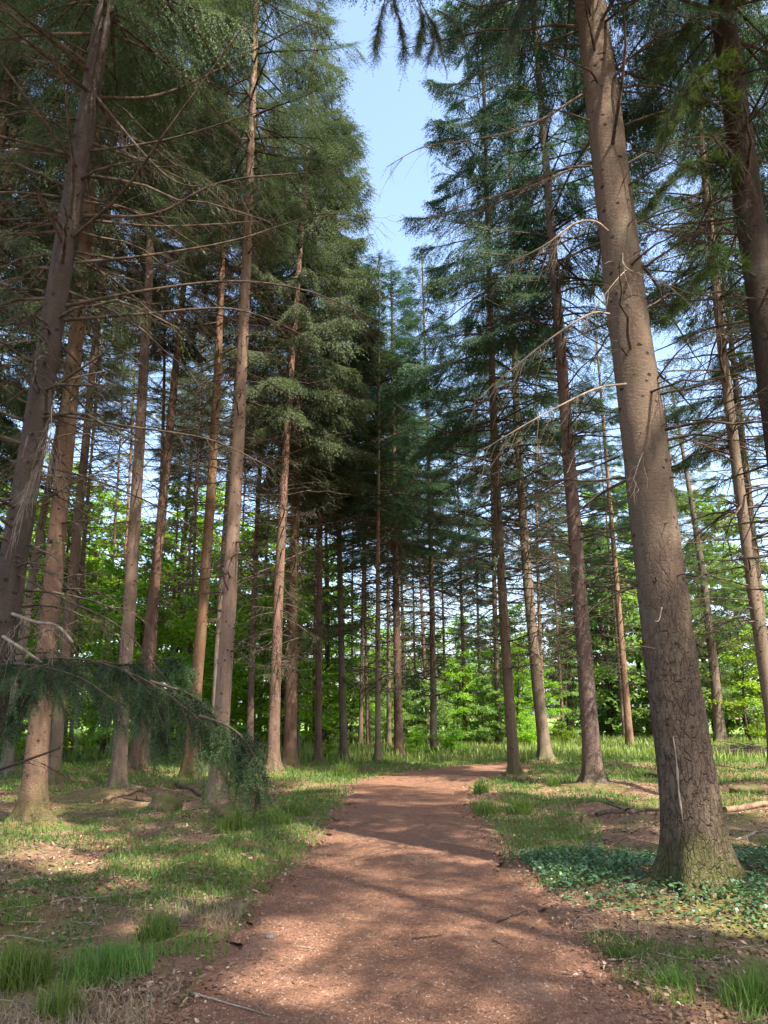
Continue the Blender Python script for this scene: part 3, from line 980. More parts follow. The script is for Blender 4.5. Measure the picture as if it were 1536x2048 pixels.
# live boughs low on the left, hanging across the stems behind
for pix, dys, n, nd, hg, tl in [
    ([(-20, 1345), (90, 1318), (190, 1322), (300, 1362), (400, 1432), (470, 1500)], (0, -.5, -.9, -1.2, -1.4, -1.5), 75, 30, 0.7, 0.46),
    ([(-20, 1330), (60, 1330), (150, 1352), (230, 1400)], (0, -.7, -1.2, -1.6), 45, 30, 0.8, 0.42),
    ([(-25, 1340), (80, 1325), (230, 1330), (330, 1352)], (0, .2, .3, .3), 50, 30, 0.7, 0.44),
    ([(190, 1322), (260, 1330), (330, 1318), (365, 1330)], (-.9, -.7, -.6, -.5), 26, 28, 0.7, 0.30),
    ([(250, 1340), (300, 1390), (330, 1460)], (-1.1, -1.2, -1.3), 26, 30, 0.7, 0.34),
    ([(300, 1362), (390, 1395), (440, 1450), (492, 1525)], (-1.2, -1.1, -1.0, -1.0), 42, 30, 0.8, 0.36),
    ([(400, 1432), (450, 1450), (485, 1475), (510, 1515)], (-1.4, -1.5, -1.6, -1.7), 30, 28, 0.7, 0.28),
    ([(100, 1316), (60, 1370), (20, 1440)], (-.5, -.6, -.7), 36, 30, 0.6, 0.36),
]:
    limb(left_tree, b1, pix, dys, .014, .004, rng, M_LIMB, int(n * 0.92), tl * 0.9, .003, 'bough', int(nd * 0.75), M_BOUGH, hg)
# a long live bough reaching over the path high up
limb(left_tree, b1, [(190, -230), (480, -190), (700, -120), (820, -30), (875, 60)], (0, .2, .3, .3, .3), .035, .006, rng, M_LIMB, 60, .45, .003, 'bough', 14, M_SPRUCE, 0.5)
for pix, n in [([(700, -120), (770, -40), (800, 40), (806, 100)], 34), ([(790, -60), (770, 0), (758, 50), (752, 90)], 22), ([(820, -30), (845, 30), (838, 80)], 26),
               ([(875, 20), (905, 40), (918, 60)], 12), ([(850, 20), (870, 60), (860, 110)], 20)]:
    limb(left_tree, b1, pix, tuple(.3 - .06 * q for q in range(len(pix))), .010, .003, rng, M_LIMB, n, .34, .0025, 'bough', 16, M_SPRUCE, 0.45)

# --- the big plated trunk on the right
b2 = ground_at(1402, 1790)
rng = np.random.default_rng(12)
TREE_XY.append((b2[0], b2[1], 0.34))
right_tree = thing('spruce_tree', 'largest trunk, leaning, with plated bark low down and a mossy foot in ivy', 'tree', b2, G_MAIN)
sp2 = Spine(b2, [(1388, 1600), (1370, 1450), (1345, 1300), (1313, 1100), (1278, 850), (1251, 600), (1220, 350), (1183, 0)])
mb = MB()
rad2 = trunk_mesh(mb, sp2, 0.262, 30, 96, 260, rng, 0.72)
mb.build('trunk', M_BARK_BIG, right_tree)
tw, lv = MB(), MB()
dead_twigs(tw, sp2, rad2, 3.0, 12.5, 0.50, 5, 2.4, rng, 14, 0.0022, (lv, 0.02), 0.3)
tag(tw.build('dead_twigs', M_TWIG, right_tree), kind='stuff')
if lv.n:
    lv.build('green_sprays', M_SPRUCE_DARK, right_tree, False)
put_crown(right_tree, sp2, 30, 10.8, 7, 1.1, rng)
for pix, dys, r0, r1, mat, n in [
    ([(1215, 462), (1190, 443), (1150, 447), (1090, 490), (1010, 532)], (-.18, -.3, -.4, -.4, -.3), .024, .006, M_PALE, 16),
    ([(1219, 628), (1180, 628), (1090, 685), (970, 785)], (-.18, -.3, -.4, -.4), .020, .005, M_PALE, 14),
    ([(1252, 768), (1190, 778), (1080, 832), (965, 900)], (-.2, -.5, -.9, -1.2), .020, .005, M_PALE, 12),
    ([(1180, 332), (1120, 340), (1020, 388), (925, 432)], (-.1, -.1, .1, .3), .020, .005, M_LIMB, 20),
    ([(1182, 322), (1060, 372), (960, 400), (850, 440)], (0, .4, .8, 1.2), .020, .005, M_PALE, 18),
    ([(1156, 62), (1090, 86), (1000, 128), (878, 188)], (0, .1, .2, .2), .020, .008, M_LIMB, 8),
    ([(1166, 188), (1060, 250), (950, 278), (850, 292), (772, 332)], (0, 0, .1, .2, .2), .024, .004, M_PALE, 14),
    ([(1168, 90), (1085, 88), (1050, 92)], (0, -.3, -.4), .018, .008, M_LIMB, 3),
    ([(1195, 165), (1180, 142), (1145, 125), (1085, 88), (1070, 40)], (-.2, -.35, -.4, -.4, -.3), .022, .007, M_LIMB, 12),
    ([(1226, 163), (1290, 128), (1345, 98)], (0, .1, .2), .022, .010, M_LIMB, 8),
    ([(1232, 183), (1300, 186), (1365, 197)], (0, .1, .2), .016, .006, M_LIMB, 8),
    ([(1240, 335), (1310, 298), (1385, 276), (1440, 285), (1500, 350)], (0, 0, .1, .2, .2), .020, .004, M_PALE, 16),
    ([(1256, 454), (1330, 425), (1440, 398), (1500, 380)], (0, -.2, -.4, -.5), .020, .006, M_LIMB, 14),
    ([(1262, 470), (1340, 462), (1420, 490)], (0, .3, .6), .016, .005, M_LIMB, 14),
    ([(1285, 618), (1400, 600), (1540, 596)], (0, -.2, -.4), .018, .006, M_LIMB, 12),
    ([(1305, 770), (1360, 700), (1420, 660)], (-.1, -.4, -.7), .018, .007, M_LIMB, 10),
    ([(1318, 905), (1400, 868), (1540, 770)], (0, -.3, -.6), .018, .006, M_LIMB, 12),
    ([(1240, 912), (1150, 952), (1060, 1005)], (0, .4, .8), .018, .005, M_LIMB, 10),
    ([(1275, 1170), (1200, 1205), (1130, 1270)], (0, .2, .3), .020, .006, M_LIMB, 8),
    ([(1395, 1290), (1450, 1245), (1500, 1230)], (0, .1, .1), .020, .008, M_LIMB, 8),
    ([(1310, 1298), (1290, 1294), (1273, 1290)], (-.28, -.42, -.5), .014, .006, M_LIMB, 0),
    ([(1324, 1215), (1318, 1240), (1310, 1243)], (-.26, -.34, -.38), .010, .004, M_PALE, 0),
    ([(1245, 505), (1252, 535), (1310, 560), (1390, 590)], (-.2, -.34, -.3, -.2), .013, .003, M_PALE, 10),
    ([(1252, 540), (1225, 570), (1165, 650)], (-.3, -.5, -.5), .010, .003, M_PALE, 5),
    ([(1286, 905), (1276, 930), (1268, 958)], (-.22, -.32, -.34), .012, .004, M_PALE, 3),
]:
    limb(right_tree, b2, pix, dys, r0 * 0.68, r1 * 0.8, rng, mat, int(n * 1.8), 0.42, 0.0024)
K = 16
t_ = np.linspace(0, 1, K)
zz = 1.42 - 0.80 * t_
aa = math.atan2(-b2[1], -b2[0] - 0.0) + 0.0
an = -PI / 2 - 0.62 + 0.02 * np.sin(t_ * 7)
rr_ = rad2(zz) * (1 + 0.22 * np.exp(-zz / 0.7)) + 0.010
C_ = np.stack([sp2.off(zz) + rr_ * np.cos(an), rr_ * np.sin(an), zz], -1)
mb = MB()
tubes(mb, C_[None], (0.004 + 0.011 * np.sin(PI * t_) * (0.6 + 0.4 * np.sin(t_ * 19)))[None], 6)
mb.build('resin_streak', M_PALE, right_tree)
limb(right_tree, b2, [(1165, -150), (1090, -70), (1040, 10), (1015, 80)], (0, -.5, -.8, -1.0), .024, .006, rng, M_LIMB, 90, .42, .003, 'bough', 16, M_SPRUCE_DARK, 0.8)

# --- the dark spruce past the right edge, fresh green low boughs
b3 = ground_at(1690, 1760)
rng = np.random.default_rng(13)
TREE_XY.append((b3[0], b3[1], 0.26))
edge_tree = thing('spruce_tree', 'dark trunk in the upper right corner with bright fresh green boughs', 'tree', b3, G_MAIN)
sp3 = Spine(b3, [(1522, 600), (1493, 350), (1446, 40)])
mb = MB()
rad3 = trunk_mesh(mb, sp3, 0.215, 29, 40, 120, rng)
mb.build('trunk', M_BARK_SHADED, edge_tree)
tw, lv = MB(), MB()
dead_twigs(tw, sp3, rad3, 3.0, 12.5, 0.40, 6, 2.4, rng, 14, 0.0022, (lv, 0.10), 0.3)
tag(tw.build('dead_twigs', M_TWIG, edge_tree), kind='stuff')
lv.build('green_sprays', M_SPRUCE_DARK, edge_tree, False)
put_crown(edge_tree, sp3, 29, 9.5, 7, 0.82, rng)
for pix, dys, n in [
    ([(1485, 300), (1430, 190), (1370, 200), (1330, 260)], (0, -.5, -.8, -.9), 90),
    ([(1470, 190), (1430, 130), (1395, 150), (1340, 230)], (0, -.6, -1.0, -1.2), 90),
    ([(1500, 420), (1440, 330), (1370, 330), (1310, 390)], (0, -.4, -.6, -.7), 80),
    ([(1520, 560), (1450, 520), (1390, 560), (1340, 620)], (0, -.5, -.7, -.8), 70),
    ([(1475, 60), (1420, 20), (1370, 60), (1330, 120)], (0, -.4, -.6, -.7), 70),
]:
    limb(edge_tree, b3, pix, dys, .018, .004, rng, M_LIMB, n, .36, .003, 'bough', 14, M_FIR, 0.25)

# --- the light fir with yellow-green shoots behind the big trunk
fir, spf, radf = conifer('fir_tree', 'tree', ('lichen-grey fir with yellow-green shoots right behind the big plated trunk', (1442, 1492), 23, [(1429, 1323), (1395, 1100), (1375, 950)], 22, 6.5, 5, 0.85, GR, (2.5, 6, 1.6), 0.5), None, 301)
rng = np.random.default_rng(14)
bf = np.array(fir.location)
for pix, dys in [
    ([(1434, 1365), (1400, 1352), (1370, 1360)], (0, -.6, -1.0)),
    ([(1440, 1420), (1470, 1412), (1510, 1440)], (0, -.6, -.9)),
    ([(1430, 1300), (1480, 1270), (1530, 1290)], (0, -.5, -.8)),
    ([(1424, 1250), (1460, 1215), (1500, 1230)], (0, -.7, -1.0)),
    ([(1420, 1200), (1450, 1180), (1480, 1190)], (0, -.7, -1.0)),
]:
    limb(fir, bf, pix, dys, .02, .006, rng, M_LIMB, 60, .6, .005, 'bough', 12, M_FIR, 0.2)

# landmarks that tell the background trees apart
LAND = [(-130, 'beyond the left edge'), (-50, 'at the left edge'), (10, 'behind the big shaded left spruce'), (70, 'behind the sunlit flared spruce'), (125, 'behind the thin lit pair at left'),
        (190, 'left of the straight bare spruce'), (240, 'behind the straight bare spruce'), (285, 'behind the bent reddish spruce'), (338, 'left of the crossing thin pair'), (368, 'behind the crossing thin pair'),
        (405, 'behind the shadow-ringed clean spruce'), (440, 'behind the stout knotty spruce'), (478, 'right of the stout knotty spruce'), (518, 'behind the pale silvery stem'), (548, 'behind the sandy-mound spruce'),
        (588, 'behind the twiggy dark spruce'), (620, 'left of the grass-footed spruce'), (642, 'behind the grass-footed spruce'), (668, 'left of the left-leaning dark spruce'), (696, 'behind the left-leaning dark spruce'),
        (730, 'behind the pair before the clearing'), (765, 'behind the bark-ringed slim spruce'), (795, 'behind the thick spruce at the bend'), (828, 'left of the outer-edge spruce'), (862, 'behind the outer-edge spruce'),
        (895, 'right of the outer-edge spruce'), (930, 'behind the brown stem beyond the bend'), (960, 'behind the young green-skirted spruce'), (992, 'left of the lime-marked spruce'), (1020, 'behind the lime-marked spruce'),
        (1050, 'between the lime-marked and curving spruces'), (1088, 'behind the dark curving spruce'), (1130, 'behind the mossy stem'), (1180, 'behind the red-brown spruce'), (1240, 'right of the red-brown spruce'),
        (1290, 'left of the big plated trunk'), (1360, 'behind the big plated trunk'), (1425, 'behind the light fir'), (1485, 'right of the light fir'), (1530, 'at the right edge'), (1620, 'beyond the right edge')]
USED = set()


def where(px, text):
    for _, w in sorted((abs(px - q), w) for q, w in LAND):
        if (text, w) not in USED:
            USED.add((text, w))
            return text + ' ' + w
    return text


# --- conifers further back and beyond the frame's sides, whose crowns close the canopy; the unseen ones are added for shade
G_WOOD = 'further spruces of the same wood'
rng = np.random.default_rng(21)
FILL = []
for (x, y, H) in [(-20, 34, 25), (-11.5, 44, 25), (-3.5, 49, 23), (13, 43, 26), (19, 33, 27), 
                  (-24, 28, 26), (-18, 24, 27), (-13, 19, 27), (22, 30, 26), (-26, 40, 25), (-7.4, 12.5, 25), (-10.6, 18.5, 25), (-13.8, 25, 25), (11.3, 19.5, 26)]:
    FILL.append((x, y, H, 'spruce of the wood standing further back between the nearer stems'))
for (x, y, H) in [(4.4, -3.6, 28), (2.9, -2.6, 28), (7.3, -1.35, 28), (9.4, 1.5, 28), (8.6, -8.2, 27), (5.2, -7.5, 27), (14.5, 1.0, 27), (11.5, 3.6, 28), (19, -3, 27), (22, 6, 27), (17.5, 9.0, 27)]:  # unseen spruces, added where their crowns shade the path and left stem
    FILL.append((x, y, H, 'spruce added outside the view to shade the path and the left stem'))
for k, (x, y, H, lab) in enumerate(FILL):
    r = np.random.default_rng(400 + k)
    if 'outside' not in lab:
        x += r.normal(0, 0.4)
        y += r.normal(0, 0.4)
    if 'outside' not in lab:
        lab = where(768 + F_PX * x / (y * CP), 'further spruce of the wood, crown high up,')
    root = thing('spruce_tree', lab, 'tree', (x, y, 0), G_WOOD)
    TREE_XY.append((x, y, 0.2))
    s = Spine((x, y, 0), [])
    s.a = r.normal(0, 0.012)
    mb = MB()
    rad = trunk_mesh(mb, s, 0.15 + 0.06 * r.random(), H, 14, 30, r)
    mb.build('trunk', [BK, GR, RD][k % 3], root)
    tw = MB()
    dead_twigs(tw, s, rad, 3.0, 12.0, 0.45, 7, 2.6, r, 8, 0.006, thick=1.3)
    tag(tw.build('dead_twigs', M_TWIG, root), kind='stuff')
    put_crown(root, s, H, (9.0 if x > 0 else 6.0 if y < 25.5 and x < -6 else 12.5) + 3 * r.random(), k % 4 if x > 0 and y < 10 else k % 5, ((0.82 if x < 5 else 0.72 if x < 8 else 0.66) if 'outside' in lab else 0.9) + 0.2 * r.random(), r)

# ------------------------------------------------------------------ broadleaf understorey behind the stems
def beech_meshes(seed, H, R, nleaf, mat, leaf=0.075, low=0.08, flat=0.55):
    rng = np.random.default_rng(seed)
    mb, wd = MB(), MB()
    nb = int(26 + H * 5)
    u = low + (1 - low) * rng.random(nb) ** 0.9
    az = np.arange(nb) * 2.4 + rng.normal(0, 0.4, nb)
    L = R * (0.45 + 0.65 * rng.random(nb)) * np.sqrt(np.clip(1.08 - u ** 1.6, 0.03, 1)) * np.minimum(1, 0.5 + u * 2)
    z0 = H * u * 0.93
    up = 0.15 + 0.55 * u + rng.normal(0, 0.12, nb)
    K = 6
    S = np.linspace(0, 1, K)
    P = np.zeros((nb, K, 3))
    for k, s in enumerate(S):
        P[:, k] = np.stack([np.cos(az) * L * s, np.sin(az) * L * s, z0 + L * (up * s - 0.32 * s * s)], -1)
    P[:, 1:] += rng.normal(0, 0.05, (nb, K - 1, 3))
    tubes(wd, P, (0.006 + 0.010 * L[:, None]) * (1 - 0.8 * S)[None, :], 4)
    st = np.array([[0, 0, -0.2], [0.03 * H, 0.01 * H, H * 0.3], [0.0, 0.03 * H, H * 0.65], [0.02 * H, 0, H * 0.97]])
    st = poly(st, 12)
    tubes(wd, st[None], np.linspace(0.012 * H + 0.01, 0.008, 12)[None], 8)
    w = L
    i = rng.choice(nb, nleaf, p=w / w.sum())
    m = 9
    s = 0.15 + 0.85 * (np.floor(rng.random(nleaf) * m) + rng.random(nleaf) * 0.5) / m
    kf = np.clip(s, 0, 0.999) * (K - 1)
    k0 = kf.astype(int)
    p = P[i, k0] + (P[i, k0 + 1] - P[i, k0]) * (kf - k0)[:, None]
    side = rng.normal(0, 1, nleaf)
    ang = az[i] + np.where(side < 0, -1, 1) * 1.0
    out = np.abs(side) * 0.30 * (1.15 - s) * np.minimum(L[i], 2.0) + 0.03
    p = p + np.stack([np.cos(ang) * out, np.sin(ang) * out, rng.normal(0, 0.055, nleaf) - 0.15 * out], -1)
    nrm = unit(rng.normal(0, flat, (nleaf, 3)) + np.array([0, 0, 1.0]))
    d = unit(np.cross(nrm, rng.normal(size=(nleaf, 3))))
    e = np.cross(nrm, d)
    l = leaf * (0.6 + 0.7 * rng.random(nleaf))[:, None]
    V = np.stack([p - d * l, p + e * l * 0.55 - d * l * 0.1, p + d * l - nrm * l * 0.35, p - e * l * 0.55 - d * l * 0.1], 1)
    F = np.arange(nleaf * 4).reshape(-1, 4)
    tint = np.clip(rng.normal(0.45, 0.25, nleaf) + 0.15 * (s - 0.5), 0, 1)
    mb.add(V.reshape(-1, 3), F, np.repeat(tint, 4))
    return mb.mesh('leaf_crown', mat, False), wd.mesh('stems', M_LIMB)


BEECH = [
    beech_meshes(31, 7.0, 2.3, 8500, M_BEECH),
    beech_meshes(32, 8.0, 2.1, 8500, M_BEECH),
    beech_meshes(33, 6.0, 2.4, 8000, M_BEECH),
    beech_meshes(34, 8.5, 2.2, 10000, M_LEAF_PALE, 0.085, 0.05, 0.6),
    beech_meshes(35, 4.5, 2.0, 7000, M_LEAF_PALE, 0.07, 0.03, 0.7),
    beech_meshes(36, 1.6, 1.1, 2600, M_BEECH, 0.05, 0.05, 0.6),
]


def broadleaf(name, cat, label, x, y, v, sc, rz, group, hs=1.0):
    o = thing(name, label, cat, (x, y, float(ground_z(x, y))), group)
    c = bpy.data.objects.new('crown', BEECH[v][0])
    t = bpy.data.objects.new('trunk', BEECH[v][1])
    for k in (t, c):
        k.parent = o
        COL.objects.link(k)
    o.rotation_euler = (0, 0, rz)
    o.scale = (sc, sc, sc * hs)
    return o


rng = np.random.default_rng(41)
G_BEECH = 'broadleaf saplings behind the spruce stems'
lab_l = 'broadleaf sapling with layered bright green leaves behind the left stems'
lab_c = 'leafy green bush behind the bend of the path'
lab_r = 'pale green leafy tree beyond the clearing on the right'
for (px, y, v, sc, lab) in [
    (-60, 27, 0, 1.0, lab_l), (40, 31, 1, 1.0, lab_l), (130, 29, 2, 1.0, lab_l), (200, 33, 1, 1.05, lab_l), (270, 30, 0, 1.0, lab_l), (345, 34, 2, 1.1, lab_l),
    (405, 31, 1, 1.0, lab_l), (470, 36, 0, 1.0, lab_l), (520, 41, 1, 1.05, lab_l), (585, 38, 2, 1.0, lab_l), (640, 44, 0, 1.1, lab_l), (-140, 33, 1, 1.1, lab_l),
    (20, 38, 0, 1.2, lab_l), (110, 40, 1, 1.2, lab_l), (230, 41, 0, 1.2, lab_l), (330, 43, 1, 1.2, lab_l), (430, 45, 0, 1.2, lab_l), (560, 50, 1, 1.15, lab_l),
    (690, 48, 2, 0.9, lab_c), (735, 54, 0, 0.8, lab_c), (790, 47, 2, 0.75, lab_c), (850, 56, 4, 1.2, lab_c), (905, 46, 2, 0.9, lab_c), (950, 50, 0, 0.85, lab_c), (1010, 48, 2, 0.95, lab_c), (1050, 44, 1, 0.8, lab_c), (1090, 52, 0, 0.85, lab_c),
    (620, 55, 0, 1.0, lab_l), (-20, 48, 1, 1.2, lab_l), (80, 50, 0, 1.2, lab_l), (180, 52, 1, 1.2, lab_l), (290, 53, 0, 1.15, lab_l), (390, 55, 1, 1.15, lab_l), (490, 57, 0, 1.15, lab_l),
    (660, 60, 0, 1.1, lab_c), (720, 64, 1, 1.0, lab_c), (770, 62, 0, 1.0, lab_c), (820, 66, 1, 0.9, lab_c), (880, 63, 0, 1.0, lab_c), (930, 65, 1, 1.0, lab_c), (985, 60, 0, 1.0, lab_c), (1040, 62, 1, 1.05, lab_c),
    (700, 44, 4, 0.9, lab_c), (765, 46, 4, 0.7, lab_c), (825, 44, 4, 0.7, lab_c), (885, 42, 4, 0.9, lab_c), (975, 44, 4, 0.9, lab_c),
    (1130, 55, 3, 0.9, lab_r), (1180, 62, 3, 1.1, lab_r), (1235, 60, 4, 1.7, lab_r), (1260, 66, 3, 1.25, lab_r), (1310, 64, 3, 1.1, lab_r), (1370, 58, 4, 1.8, lab_r), (1420, 66, 3, 1.2, lab_r), (1480, 60, 3, 1.1, lab_r), (1530, 55, 4, 1.9, lab_r), (1590, 58, 3, 1.2, lab_r), (1500, 45, 2, 0.9, lab_r),
]:
    x = (px - 768) / F_PX * y * 1.0 / 1.0 * (CP + 0.0) + rng.normal(0, 0.3)
    kind = {0: 'round leafy sapling', 1: 'tall slim leafy sapling', 2: 'broad low leafy sapling', 3: 'pale green leafy tree', 4: 'pale rounded bush'}[v]
    row = 'in the nearest leafy row' if y < 37 else 'in the second leafy row' if y < 50 else 'far back'
    lb = where(px, kind + ' ' + row)
    broadleaf('broadleaf_sapling' if v in (0, 1, 2) else 'leafy_bush', 'tree' if v != 4 else 'bush', lb, x, y + rng.normal(0, 0.6), v, sc * {lab_l: 1.0 if y < 37 else 1.5 if y < 47 else 2.0, lab_c: 0.95 if y < 55 else 1.35, lab_r: 1.3 if y < 60 else 2.1}[lab] * (0.92 + 0.16 * rng.random()), rng.random() * 6.28, G_BEECH)
# a far row of trees that closes the view
for k in range(34):
    x = -75 + k * 4.6 + rng.normal(0, 1.0)
    y = 78 + rng.normal(0, 4) + abs(x) * 0.05
    broadleaf('distant_tree', 'tree', 'distant leafy tree in the row beyond the meadow', x, y, (3, 1, 0, 3)[k % 4], 1.0 + 0.5 * rng.random(), rng.random() * 6.28, 'trees in the distant row', 0.95)
# low bushes at the bend
for (px, py, v, sc, lab) in [(835, 1512, 5, 0.75, 'small dark bush left of the outer-edge spruce at the bend'), (905, 1512, 5, 0.8, 'low green bush right of the outer-edge spruce at the bend'),
                             (1055, 1498, 5, 1.1, 'dark low bush between the lime-marked spruce and the curving one'), (1125, 1490, 5, 0.9, 'sunlit low bush right of the dark curving spruce'),
                             (655, 1520, 5, 0.5, 'small leafy shrub between two dark stems on the left verge')]:
    g = ground_at(px, py)
    broadleaf('low_bush', 'bush', lab, g[0], g[1], v, sc, px * 0.1, 'low bushes at the bend')

# ------------------------------------------------------------------ ground and path
def sheet(xs, ys, zf):
    X, Y = np.meshgrid(xs, ys)
    Z = zf(X, Y)
    V = np.stack([X, Y, Z], -1)
    n, m = X.shape
    idx = np.arange(n * m).reshape(n, m)
    q = np.stack([idx[:-1, :-1], idx[:-1, 1:], idx[1:, 1:], idx[1:, :-1]], -1).reshape(-1, 4)
    return V.reshape(-1, 3), q, X, Y


def graded(lo, hi, f0, f1, step, grow):
    """fine between f0 and f1, growing outwards to lo and hi"""
    mid = list(np.arange(f0, f1, step))
    a, s = f0, step
    left = []
    while a > lo:
        s *= grow
        a -= s
        left.append(a)
    b, s = mid[-1], step
    right = []
    while b < hi:
        s *= grow
        b += s
        right.append(b)
    return np.array(left[::-1] + mid + right)


xs = graded(-900, 900, -7, 8, 0.07, 1.06)
ys = graded(-400, 1500, 2.2, 16, 0.07, 1.045)
V, q, X, Y = sheet(xs, ys, ground_z)
od = off_path(X, Y)
V[:, 2] -= (np.clip(0.12 - od, 0, 0.3) * 0.25).reshape(-1)
tint = np.clip(1 - (od + (fbm(X * 1.7, Y * 1.7, 3) - 0.5) * 1.3) / 0.55, 0, 1)
tint = np.where((Y > PATH_Y1 + 1.5), 0, tint)
mb = MB()
mb.add(V, q, tint.reshape(-1))
tag(mb.build('ground', M_SOIL), kind='structure')

yy = np.concatenate([np.arange(-2.0, 2.5, 0.15), np.arange(2.5, 14, 0.03), np.arange(14, PATH_Y1, 0.06)])
m = 60
uu = np.linspace(0, 1, m)
l = path_l(yy) + (fbm(yy * 1.3, 3.0 + 0 * yy, 3) - 0.5) * 0.6 + (fbm(yy * 7, 8.0 + 0 * yy, 4) - 0.5) * 0.26
r = path_r(yy) + (fbm(yy * 1.3, 33.0 + 0 * yy, 3) - 0.5) * 0.6 + (fbm(yy * 7, 58.0 + 0 * yy, 4) - 0.5) * 0.26
PX = l[:, None] + (r - l)[:, None] * uu[None, :]
PY = np.repeat(yy[:, None], m, 1)
PZ = ground_z(PX, PY) + 0.012 + 0.012 * (fbm(PX * 6, PY * 6, 3) - 0.5)
edge = np.minimum(uu, 1 - uu)
PZ = PZ - np.clip(0.03 - edge, 0, 1)[None, :] * 1.1
idx = np.arange(PX.size).reshape(PX.shape)
q = np.stack([idx[:-1, :-1], idx[:-1, 1:], idx[1:, 1:], idx[1:, :-1]], -1).reshape(-1, 4)
mb = MB()
mb.add(np.stack([PX, PY, PZ], -1).reshape(-1, 3), q)
tag(mb.build('path', M_PATH), kind='structure')

# sunny meadow beyond the wood
mx = np.linspace(-300, 300, 60)
my = np.linspace(56, 400, 60)
V, q, X, Y = sheet(mx, my, lambda x, y: ground_z(x, y) + 0.05 + 0.004 * (y - 56) * 0.0)
mb = MB()
mb.add(V, q)
tag(mb.build('meadow_ground', M_MEADOW), kind='structure')


# ------------------------------------------------------------------ grass, ground cover and litter (nobody could count these)
def blades(mb, x, y, h, w, rng, lean=0.5, tint=None, base_z=None, seg=3):
    """arched grass blades, each a narrow tapering strip"""
    n = len(x)
    z = ground_z(x, y) - 0.01 if base_z is None else base_z
    a = rng.random(n) * 2 * PI
    fw = np.stack([np.cos(a), np.sin(a), 0 * a], -1)
    tw = a + rng.normal(0, 0.7, n)
    side = np.stack([-np.sin(tw), np.cos(tw), 0 * a], -1)
    b = np.stack([x, y, z], -1)
    ln = np.clip(np.abs(rng.normal(0, lean, n)), 0.05, 1.5)
    rows = []
    for k in range(seg + 1):
        t = k / seg
        up = h * (t - 0.30 * ln * t ** 2.2)
        out = h * ln * (0.20 * t + 0.62 * t * t)
        c = b + fw * out[:, None]
        c[:, 2] += up
        ww = (w * 0.5 * (1 - t ** 1.6))[:, None] * side
        if k < seg:
            rows += [c - ww, c + ww]
        else:
            rows.append(c)
    m = 2 * seg + 1
    V = np.stack(rows, 1).reshape(-1, 3)
    i = np.arange(n) * m
    t5 = np.repeat(rng.random(n) if tint is None else tint, m)
    off = mb.n
    quads = np.concatenate([np.stack([i + 2 * k, i + 2 * k + 1, i + 2 * k + 3, i + 2 * k + 2], -1) for k in range(seg - 1)])
    mb.add(V, quads, t5)
    mb.f.append(np.stack([i + m - 3, i + m - 2, i + m - 1], -1) + off)


def scatter(n, x0, x1, y0, y1, rng):
    """denser near the camera"""
    v = rng.random(n)
    y = y0 * (y1 / y0) ** v
    x = x0 + (x1 - x0) * rng.random(n)
    return x * np.maximum(1.0, y / y0 * 0.0 + 1.0), y


rng = np.random.default_rng(51)
gm = MB()
n = 330000
v = rng.random(n)
y = 2.8 * (60 / 2.8) ** (v ** 0.9)
x = (rng.random(n) * 2 - 1) * (0.58 * y + 1.5)
od = off_path(x, y)
mask = fbm(x * 0.5 + 40, y * 0.5, 3) + 0.25 * (vnoise(x * 3, y * 3) - 0.5)
bare_r = (x > 1.8) & (y < 24) & (x > path_r(y) + 1.6)
bare_l = (x < -2.0) & (y > 11.5) & (y < 18.5) & (off_path(x, y) > 1.2)
thr = np.where(y > 20, 0.22, np.where(bare_r, 0.60, np.where(bare_l, 0.60, 0.44)))
thr = np.where((od > 0.1) & (od < 1.3) & (y > 8), thr - 0.10, thr)
thr = np.where((y < 7) & (od > 0), 0.54, thr)
thr = np.where((y < 8) & (x > 0), 0.66, thr)
keep = (od > -0.10 + 0.45 * rng.random(n) ** 1.5) & (mask > thr)
x, y = x[keep], y[keep]
h = (0.03 + 0.09 * rng.random(len(x)) ** 1.5) * (1 + 0.5 * np.clip((y - 12) / 20, 0, 1.6))
w = 0.0026 + 0.0010 * y
tt = np.clip(0.2 + 0.9 * (fbm(x * 0.8, y * 0.8 + 70, 2) - 0.2) + rng.normal(0, 0.12, len(x)), 0, 1)
blades(gm, x, y, h * 1.25, w, rng, 0.9, tt)
tag(gm.build('grass', M_GRASS, None, False), 'short green woodland grass growing on both verges and between the stems', 'grass', kind='stuff')

# taller grass of the clearing at the back
cm = MB()
n = 30000
y = 30 + 38 * rng.random(n)
x = (rng.random(n) * 2 - 1) * 0.62 * y
keep = (off_path(x, y) > 0.2)
x, y = x[keep], y[keep]
blades(cm, x, y, 0.22 + 0.3 * rng.random(len(x)), 0.03 + 0.001 * y, rng, 0.4, np.clip(rng.normal(0.75, 0.2, len(x)), 0, 1))
tag(cm.build('meadow_grass', M_MEADOWGRASS, None, False), 'tall sunlit grass of the clearing beyond the bend', 'grass', kind='stuff')


def leaflets(mb, p, size, rng, tint, tilt=0.45, asp=0.8):
    n = len(p)
    nrm = unit(rng.normal(0, tilt, (n, 3)) + np.array([0, 0, 1.0]))
    d = unit(np.cross(nrm, rng.normal(size=(n, 3))))
    e = np.cross(nrm, d)
    l = size[:, None]
    a = asp
    V = np.stack([p - d * l, p + e * l * 0.75 * a - d * l * 0.25, p + e * l * 0.5 * a + d * l * 0.45, p + d * l - nrm * l * 0.25, p - e * l * 0.5 * a + d * l * 0.45, p - e * l * 0.75 * a - d * l * 0.25], 1)
    mb.add(V.reshape(-1, 3), np.arange(n * 6).reshape(-1, 6), np.repeat(tint, 6))


